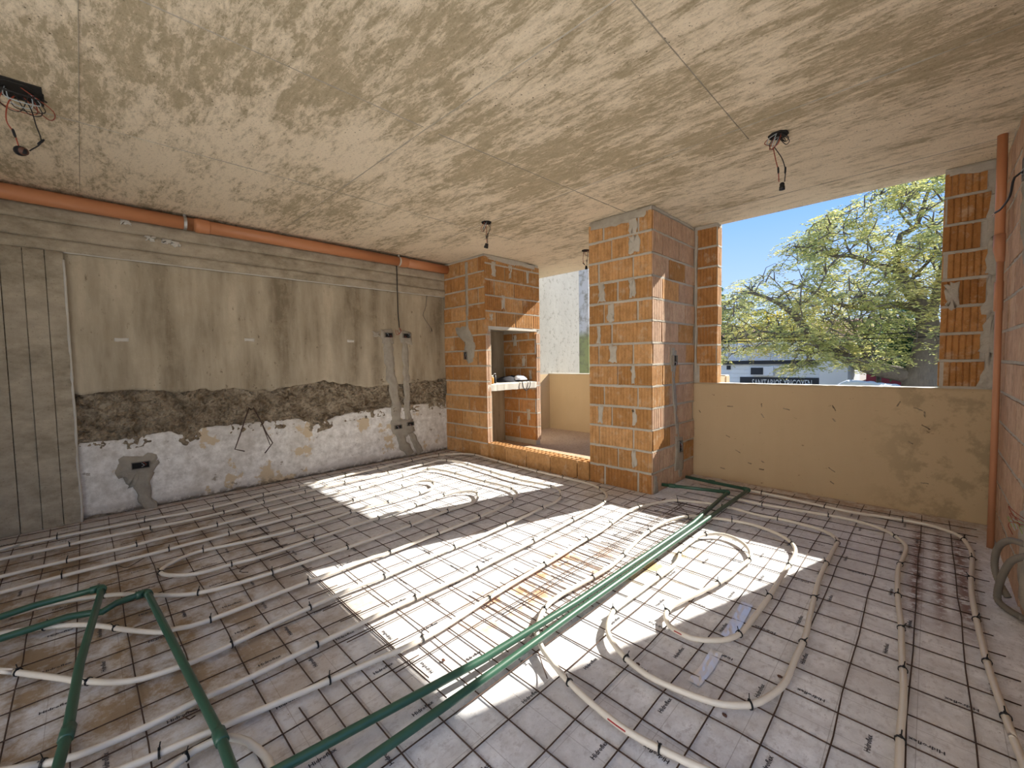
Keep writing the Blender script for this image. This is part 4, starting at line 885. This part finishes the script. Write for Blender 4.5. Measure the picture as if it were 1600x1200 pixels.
wt = thing('wire_tuft', (5.08, -0.55, 0.40), 'tuft of red and green wire ends on the right wall above the conduits', 'wires')
for i in range(9):
    rg_ = random.Random(i + 40); s = Vector((5.10, -0.56 + rg_.uniform(-.03, .03), 0.43 + rg_.uniform(-.02, .04)))
    e_ = s + Vector((rg_.uniform(-.05, -.015), rg_.uniform(0.0, .10), rg_.uniform(-.035, .035)))
    cable([s, s.lerp(e_, 0.4) + Vector((-.015, 0, .015)), e_ + Vector((0, .01, .01)), e_ + Vector((0.01, -.04, -.02))], 0.0015, ('redwire', 'greenwire', 'bluewire', 'redwire', 'greenwire')[i % 5], 'wire_end', wt)
cb = thing('hanging_cable', (5.09, -0.1, 2.1), 'black cable with stripped ends reaching from the right wall', 'cable')
cable([(5.10, -0.12, 2.14), (5.06, -0.10, 2.12), (5.05, -0.06, 2.04), (5.035, 0.10, 2.02), (5.02, 0.24, 2.03)], 0.005, 'blackwire', 'sheath', cb, 0.02)
cable([(5.02, 0.24, 2.03), (5.012, 0.30, 2.035)], 0.0022, 'copper', 'bare_end', cb); cable([(5.02, 0.24, 2.026), (5.015, 0.31, 2.022)], 0.0022, 'copper', 'bare_end', cb)
wall_box('black flush box high on the right wall where the cable comes out', '-x', RX - 0.004, -0.12, 2.15, 0.07, 0.11, 1, 9)

# things on the barbecue shelf
bt = thing('amber_bottle', (0.80, 0.115, 0.937), 'small amber bottle standing on the barbecue shelf', 'bottle')
def lathe(c, prof_, n=14): return tube([Vector((c[0], c[1], c[2] + z_)) for z_, r_ in prof_], [r_ for z_, r_ in prof_], n)
obj('body', lathe((0.80, 0.125, 0.937), [(0, .026), (.004, .029), (.075, .029), (.085, .024)]), M['amber'], bt, True)
obj('cap', lathe((0.80, 0.125, 0.937), [(.085, .02), (.088, .022), (.102, .022), (.106, .018)]), M['slab'], bt, True)
db = thing('black_can', (0.76, 0.20, 0.937), 'dark can with a wire handle beside the amber bottle', 'can')
obj('body', lathe((0.77, 0.195, 0.937), [(0, .028), (.004, .03), (.10, .03), (.104, .026)]), M['black'], db, True)
cable([(0.77, 0.165, 1.03), (0.785, 0.18, 1.06), (0.785, 0.21, 1.06), (0.77, 0.226, 1.03)], 0.003, 'steel', 'handle', db)
bag = thing('cloth_bag', (0.68, 0.68, 0.94), 'dark crumpled bag with a white flap on the barbecue shelf', 'bag')
def mound(cx, cy, z0, a, b_, h_, seed, n=22, m=9):
    V, F = [(cx, cy, z0 + h_)], []
    for j in range(1, m + 1):
        ph = j / m * math.pi / 2
        for i in range(n):
            th = 2 * math.pi * i / n; k_ = 1 + 0.22 * nz(math.cos(th) * 1.7 + seed, math.sin(th) * 1.7, ph * 1.6)
            V.append((cx + a * math.sin(ph) * math.cos(th) * k_, cy + b_ * math.sin(ph) * math.sin(th) * k_, z0 + h_ * math.cos(ph) * k_))
    for i in range(n): F.append((0, 1 + i, 1 + (i + 1) % n))
    for j in range(m - 1):
        for i in range(n): p = 1 + j * n; F.append((p + i, p + n + i, p + n + (i + 1) % n, p + (i + 1) % n))
    F.append(tuple(1 + (m - 1) * n + i for i in range(n)))
    return V, F
obj('body', mound(0.66, 0.60, 0.938, 0.12, 0.22, 0.085, 3), M['cloth_dark'], bag, True)
obj('white_flap', mound(0.745, 0.70, 0.965, 0.07, 0.12, 0.06, 9), M['cloth_white'], bag, True)
cable([(0.80, 0.62, 0.95), (0.855, 0.63, 0.945), (0.862, 0.65, 0.86), (0.862, 0.71, 0.82), (0.860, 0.78, 0.87), (0.852, 0.79, 0.945), (0.80, 0.78, 0.95)], 0.006, 'cloth_dark', 'strap', bag, 0.02)

# ================================================================== OUTSIDE
gd = tag(obj('ground_street', box(-60, 70, 4.0, 90, GROUND - 0.3, GROUND), M['asphalt']), 'street surface below the window', kind='structure')
tag(obj('ground_pavement', box(-60, 70, 12.2, 15.6, GROUND, GROUND + 0.15), M['paving']), 'pavement across the street', kind='structure')
tag(obj('ground_yard', box(-60, 70, -60, 4.0, GROUND - 0.3, GROUND), M['yard']), 'yard around the building', kind='structure')
FY = 15.6
bd = thing('shop_building', (-2.0, FY + 3, GROUND + 0.15), 'low white boarded shop across the street with a dark name board', 'building')
obj('wall', box(-8.0, 2.35, FY + 0.05, FY + 5, GROUND + 0.15, 0.95), M['siding'], bd)
for i in range(22):
    z_ = 0.93 - (i + 1) * 0.178
    obj('board', join(box(-8.0, 2.35, FY, FY + 0.05, z_, z_ + 0.168)), M['siding'], bd)
obj('corner_wall', box(1.95, 2.75, FY - 0.6, FY + 6, GROUND + 0.15, 1.05), M['sign_white'], bd)
for i in range(12):
    obj('fascia_panel', join(box(-8.0 + i * 0.83, -8.0 + i * 0.83 + 0.82, FY - 0.18, FY - 0.10, 1.10, 1.80)), M['fascia'], bd)
obj('eaves', box(-8.0, 2.3, FY - 0.12, FY + 5, 0.95, 1.10), M['darkgrey'], bd)
obj('roof', join(box(-8.0, 2.3, FY - 0.10, FY + 5, 1.72, 1.82)), M['fascia'], bd)
ac = obj('air_conditioner', box(-0.42, 0.42, FY - 0.28, FY, 0.50, 0.86), M['sign_white'], bd)
obj('grille', box(-0.36, 0.08, FY - 0.30, FY - 0.28, 0.54, 0.82), M['darkgrey'], ac)
obj('vent', box(-1.35, -1.20, FY - 0.04, FY, 0.73, 0.90), M['darkgrey'], bd); obj('vent', box(0.90, 1.05, FY - 0.05, FY, 0.66, 0.92), M['darkgrey'], bd)
obj('lamp', box(0.30, 0.80, FY - 0.16, FY, 0.78, 0.88), M['sign_white'], bd)
sx0, sx1 = at(1156, 598, 1, FY - 0.1).x, at(1279, 598, 1, FY - 0.1).x; sz1 = at(1200, 589.5, 1, FY - 0.1).z; sz0 = sz1 - 0.62
sb = tag(obj('name_board', box(sx0, sx1, FY - 0.10, FY - 0.02, sz0, sz1), M['darkgrey'], bd), 'dark name board with white capitals')
cu = bpy.data.curves.new('sign_text', 'FONT'); cu.body = 'SANITARIOS YRIGOYEN'; cu.size = 0.42; cu.extrude = 0.01; cu.resolution_u = 2; cu.align_x = 'CENTER'
to = bpy.data.objects.new('sign_text', cu); C.objects.link(to); dg = bpy.context.evaluated_depsgraph_get(); dg.update()
tm = to.evaluated_get(dg).to_mesh(); tv = [tuple(v_.co) for v_ in tm.vertices]; tf_ = [tuple(p_.vertices) for p_ in tm.polygons]; to.evaluated_get(dg).to_mesh_clear()
bpy.data.objects.remove(to); bpy.data.curves.remove(cu)
wtx = max(v_[0] for v_ in tv) - min(v_[0] for v_ in tv); kx_ = (sx1 - sx0) * 0.75 / wtx
obj('sign_lettering', ([((sx0 + sx1) / 2 + (sx1 - sx0) * 0.05 + a * kx_, FY - 0.112 - c_, sz1 - 0.37 + b_) for a, b_, c_ in tv], tf_), M['sign_white'], sb)
hs = thing('far_house', (0.5, 37, GROUND), 'tiled roof house seen behind the tree branches', 'building')
obj('wall', box(-8, 3, 34, 40, GROUND, 2.5), M['siding'], hs)
obj('roof', ([(-8.4, 33.5, 2.45), (3.4, 33.5, 2.45), (3.4, 40.5, 2.45), (-8.4, 40.5, 2.45), (-8.4, 37, 4.0), (3.4, 37, 4.0)], [(0, 1, 5, 4), (2, 3, 4, 5), (1, 2, 5), (3, 0, 4), (3, 2, 1, 0)]), M['rooftile'], hs)
mh = thing('maroon_shopfront', (5.5, 19.5, GROUND), 'maroon and navy shopfront behind the tree trunk', 'building')
obj('wall', box(2.95, 9.0, 18.6, 22, GROUND, -0.3), M['navy'], mh); obj('fascia_band', box(2.95, 9.0, 18.5, 22, -0.3, 0.62), M['maroon'], mh)
# lorry with a white tarpaulin parked at the kerb
tk = thing('covered_lorry', (3.55, 12.2, GROUND), 'parked lorry load under a wrinkled white tarpaulin', 'lorry')
obj('body', join(box(2.6, 4.6, 11.6, 13.0, GROUND + 0.7, 0.12)), M['darkgrey'], tk)
for wx in (3.0, 4.2):
    for wy in (11.6, 12.85):
        obj('wheel', tube([(wx, wy - 0.02, GROUND + 0.42), (wx, wy + 0.2, GROUND + 0.42)], 0.42, 20), M['black'], tk)
V, F = [], []
for i in range(41):
    for j in range(25):
        u, v_ = i / 40, j / 24; ed = min(u, 1 - u, v_, 1 - v_); x = 2.7 + 1.75 * u; y = 11.55 + 1.5 * v_
        V.append((x, y, 0.12 + 0.42 * min(1, ed * 5) ** 0.6 * (1 - 0.45 * u) + 0.05 * fr(x * 3, y * 3)))
        if i and j: a = (i - 1) * 25 + j - 1; F.append((a, a + 25, a + 26, a + 1))
n0 = len(V); V += [(x, y, 0.06) for x, y, _ in V]; F += [tuple(q + n0 for q in f[::-1]) for f in F]
obj('tarpaulin', (V, F), M['tarp'], tk, True)
# power lines
for i, (pa, pb, Yd, lb) in enumerate([((1118, 531), (1480, 519), 9.0, 'upper overhead cable crossing the street before the tree'), ((1118, 535), (1480, 527), 9.3, 'lower overhead cable crossing the street before the tree'), ((1100, 545), (1480, 342), 14.0, 'slanting service cable running up behind the tree crown')]):
    a, b = at(*pa, 1, Yd), at(*pb, 1, Yd); d = b - a; a -= d * 1.2; b += d * 1.2
    pts = [a.lerp(b, t / 20) + Vector((0, 0, -0.25 * (1 - (t / 10 - 1) ** 2))) + Vector((0, 0, 0.25)) for t in range(21)]
    tag(obj('overhead_cable', tube(pts, 0.012, 5), M['black'], None, True), lb, 'cable', 'overhead street cables')

def leaf_quads(V, F, p, d, ln, wd, rg_):
    d = d.normalized(); s = d.cross(Vector((rg_.uniform(-1, 1), rg_.uniform(-1, 1), rg_.uniform(-1, 1)))).normalized() * wd / 2
    k0 = len(V); m_ = p + d * ln * 0.5
    V += [tuple(p), tuple(m_ + s), tuple(p + d * ln), tuple(m_ - s)]; F.append((k0, k0 + 1, k0 + 2, k0 + 3))
# the big tree in front of the window
rgt = random.Random(21); TY = 10.0
tr = thing('street_tree', (at(1438, 600, 1, TY).x, TY, GROUND), 'large spreading tree with feathery yellow-green leaves outside the window', 'tree')
def limb(px, r0, r1, dy0=0.0, dy1=0.0):
    n = len(px); return [(at(a, b, 1, TY + dy0 + (dy1 - dy0) * i / (n - 1)), r0 + (r1 - r0) * i / (n - 1)) for i, (a, b) in enumerate(px)]
base = at(1436, 600, 1, TY)
trunk = [(Vector((base.x - 0.1, TY, GROUND - 0.02)), 0.62), (Vector((base.x - 0.05, TY, GROUND + 0.5)), 0.48), (Vector((base.x, TY, -1.2)), 0.42), (base, 0.42)] + limb([(1440, 575), (1448, 540), (1450, 508), (1442, 482), (1430, 464), (1416, 445), (1400, 418)], 0.40, 0.10)
LIMBS = [trunk,
  limb([(1400, 418), (1404, 388), (1407, 367), (1428, 357), (1438, 338), (1450, 300), (1471, 270)], 0.10, 0.03, 0, 0.6),
  limb([(1404, 424), (1385, 418), (1362, 412), (1331, 400), (1302, 400), (1276, 388), (1243, 386)], 0.10, 0.025, 0, -0.8),
  limb([(1302, 400), (1290, 388), (1286, 370)], 0.035, 0.02, -0.5, -0.6), limb([(1331, 400), (1322, 380), (1318, 352), (1330, 330)], 0.035, 0.018, -0.4, 0.5),
  limb([(1404, 395), (1395, 398), (1371, 393), (1357, 383), (1338, 372)], 0.05, 0.02, 0, 0.9), limb([(1428, 357), (1412, 340), (1395, 315), (1380, 300)], 0.04, 0.015, 0.3, 0.9),
  limb([(1432, 590), (1395, 582), (1360, 575), (1324, 560), (1290, 543), (1268, 528), (1257, 511), (1243, 494), (1220, 476), (1190, 462), (1160, 455)], 0.26, 0.03, 0, -1.2),
  limb([(1257, 516), (1229, 523), (1188, 518), (1150, 530)], 0.06, 0.02, -0.7, -1.6), limb([(1262, 520), (1240, 480), (1225, 455), (1210, 438)], 0.05, 0.015, -0.7, 0.2),
  limb([(1440, 484), (1400, 476), (1350, 482), (1300, 472), (1260, 452), (1225, 440)], 0.13, 0.025, 0, 0.8), limb([(1300, 472), (1280, 448), (1270, 430)], 0.04, 0.015, 0.5, 0.2),
  limb([(1450, 510), (1466, 450), (1478, 400), (1492, 350), (1510, 310)], 0.16, 0.04, 0, 0.5), limb([(1452, 545), (1480, 510), (1510, 480), (1550, 460)], 0.2, 0.04, 0, 0.4),
  limb([(1362, 575), (1340, 530), (1330, 505), (1300, 490)], 0.07, 0.02, 0.1, -1.4), limb([(1416, 445), (1440, 420), (1462, 400), (1490, 392)], 0.06, 0.02, 0, -0.8)]
tb = []
for i, lm in enumerate(LIMBS):
    path = spline([p for p, r_ in lm], 0.12); n = len(path); rr = [r_ * (1.0 if i == 0 else 0.72) for p, r_ in lm]
    rad = [rr[min(len(rr) - 1, int(j / (n - 1) * (len(rr) - 1)))] * (1 - ((j / (n - 1) * (len(rr) - 1)) % 1)) + rr[min(len(rr) - 1, int(j / (n - 1) * (len(rr) - 1)) + 1)] * ((j / (n - 1) * (len(rr) - 1)) % 1) for j in range(n)]
    if i == 0: obj('trunk', tube(path, rad, 14), M['bark'], tr, True)
    else: obj('branch', tube(path, rad, 9), M['bark'], tr, True)
    tb += path[::2]
OUT = [(1105, 492), (1130, 472), (1160, 440), (1195, 428), (1214, 392), (1238, 372), (1290, 335), (1340, 312), (1350, 300), (1400, 283), (1470, 262), (1560, 240), (1640, 330), (1660, 460), (1600, 560), (1480, 560), (1440, 560), (1400, 572), (1330, 572), (1290, 560), (1240, 585), (1228, 575), (1250, 552), (1200, 548), (1130, 570), (1100, 560)]
def inside(x, y):
    c_ = False
    for (xa, ya), (xb, yb) in zip(OUT, OUT[1:] + OUT[:1]):
        if (ya > y) != (yb > y) and x < (xb - xa) * (y - ya) / (yb - ya) + xa: c_ = not c_
    return c_
pts = []
while len(pts) < 1900:
    a, b = rgt.uniform(1100, 1660), rgt.uniform(240, 590)
    if not inside(a, b): continue
    dens = 0.50 + 0.9 * fr(a * 0.016, b * 0.022, 3, 3) + (0.35 if b > 455 else 0.0)
    if a > 1392 and b > 455: dens *= 0.22
    if rgt.random() > dens: continue
    pts.append(at(a, b, 1, TY + rgt.gauss(-0.2, 1.0)))
nodes = list(tb); TWV, TWF = [], []; LV, LF = [], []
from mathutils import kdtree
kd = kdtree.KDTree(len(nodes))
for i, p in enumerate(nodes): kd.insert(p, i)
kd.balance()
pts.sort(key=lambda p: kd.find(p)[2])
for bi in range(0, len(pts), 150):
    kd = kdtree.KDTree(len(nodes))
    for i, p in enumerate(nodes): kd.insert(p, i)
    kd.balance()
    for p in pts[bi:bi + 150]:
        q, _, dist = kd.find(p)
        mid = q.lerp(p, 0.5) + Vector((rgt.uniform(-.1, .1), rgt.uniform(-.1, .1), 0.05 + dist * 0.08))
        v_, f_ = tube([q, mid, p], [0.014 + 0.008 * min(dist, 1), 0.010, 0.005], 4, False); k0 = len(TWV); TWV += v_; TWF += [tuple(i + k0 for i in f) for f in f_]
        nodes.append(p); nodes.append(mid)
        d0 = (p - q); d0.z *= 0.4; d0 = d0.normalized() if d0.length > 1e-4 else Vector((1, 0, 0))
        for fr_ in range(3):                       # pinnate fronds: rachis with leaflets in pairs, drooping at the tip
            a = rgt.uniform(-1.3, 1.3); dd = Vector((d0.x * math.cos(a) - d0.y * math.sin(a), d0.x * math.sin(a) + d0.y * math.cos(a), rgt.uniform(-0.3, 0.45))).normalized()
            ln = rgt.uniform(0.22, 0.40); pp = p + Vector((rgt.uniform(-.12, .12), rgt.uniform(-.12, .12), rgt.uniform(-.08, .08)))
            for s_ in range(7):
                t_ = (s_ + 1) / 7; c0 = pp + dd * ln * t_ + Vector((0, 0, -0.14 * t_ * t_)); sd = dd.cross(Vector((0, 0, 1))).normalized()
                for sg in (-1, 1): leaf_quads(LV, LF, c0, (sd * sg + dd * 0.5 + Vector((0, 0, rgt.uniform(-.5, .2)))), rgt.uniform(0.065, 0.10), 0.026, rgt)
tag(obj('twigs', (TWV, TWF), M['bark'], tr, True), kind='stuff')
tag(obj('foliage', (LV, LF), M['leaf'], tr), kind='stuff')

def bushy(name, label, c, rx, rz, trunk_h, mat, n, lf, seed, cone=False, rad=0.15):
    rg_ = random.Random(seed); t = thing(name, (c[0], c[1], GROUND), label, 'tree', 'background trees across the street')
    top = c[2]; obj('trunk', tube([(c[0], c[1], GROUND), (c[0] + 0.05, c[1], GROUND + trunk_h), (c[0], c[1], top - rz * 0.2)], [rad, rad * 0.7, rad * 0.2], 8), M['bark'], t, True)
    V, F = [], []; cl = []
    for i in range(26):
        u = Vector((rg_.gauss(0, 1), rg_.gauss(0, 1), rg_.gauss(0, 1))).normalized() * rg_.uniform(0.35, 1.0) ** 0.5
        cl.append((Vector((c[0] + u.x * rx * 0.8, c[1] + u.y * rx * 0.8, top - rz + u.z * rz * 0.85)), rg_.uniform(0.3, 0.5)))
    for i in range(n):
        if cone:
            tt = rg_.random() ** 0.6; lay = round(tt * 14) / 14; a = rg_.uniform(0, 6.28); rr_ = rx * lay * rg_.uniform(0.2, 1.0)
            p = Vector((c[0] + rr_ * math.cos(a), c[1] + rr_ * math.sin(a), top - 2 * rz * lay - 0.25 * rr_ + rg_.uniform(-.08, .08))); d = Vector((math.cos(a), math.sin(a), -0.35 + rg_.uniform(-.3, .3)))
        else:
            cc_, cr_ = cl[i % len(cl)]; u = Vector((rg_.gauss(0, 1), rg_.gauss(0, 1), rg_.gauss(0, 1))).normalized()
            p = cc_ + Vector((u.x * rx, u.y * rx, u.z * rz)) * cr_ * rg_.uniform(0.6, 1.0); d = u + Vector((rg_.uniform(-.6, .6), rg_.uniform(-.6, .6), rg_.uniform(-.8, .3)))
        leaf_quads(V, F, p, d, lf * rg_.uniform(0.7, 1.3), lf * 0.5, rg_)
    tag(obj('foliage', (V, F), M[mat], t), kind='stuff')
def pxtree(name, label, px, pyy, Yd, *a): 
    q = at(px, pyy, 1, Yd); bushy(name, label, (q.x, q.y, q.z), *a)
pxtree('conifer', 'dark conifer tip rising at the left jamb of the window', 1116, 428, 26, 1.8, 3.2, 2, 'leaf_conifer', 9000, 0.34, 1, True)
pxtree('yellow_tree', 'yellowing tree behind the shop roof', 1210, 488, 29, 3.0, 1.7, 2, 'leaf_yellow', 6000, 0.22, 2)
pxtree('dark_tree', 'dense dark evergreen tree behind the big trunk', 1418, 482, 14.4, 0.7, 1.1, 2, 'leaf_dark', 5000, 0.14, 3)
pxtree('garden_tree', 'mid green rounded tree left of the big trunk', 1374, 505, 16.3, 1.0, 0.9, 2, 'leaf_mid', 7000, 0.15, 4)
pxtree('garden_tree', 'mid green rounded tree right of the big trunk', 1478, 530, 15.0, 0.9, 0.9, 2, 'leaf_mid', 5000, 0.13, 5)
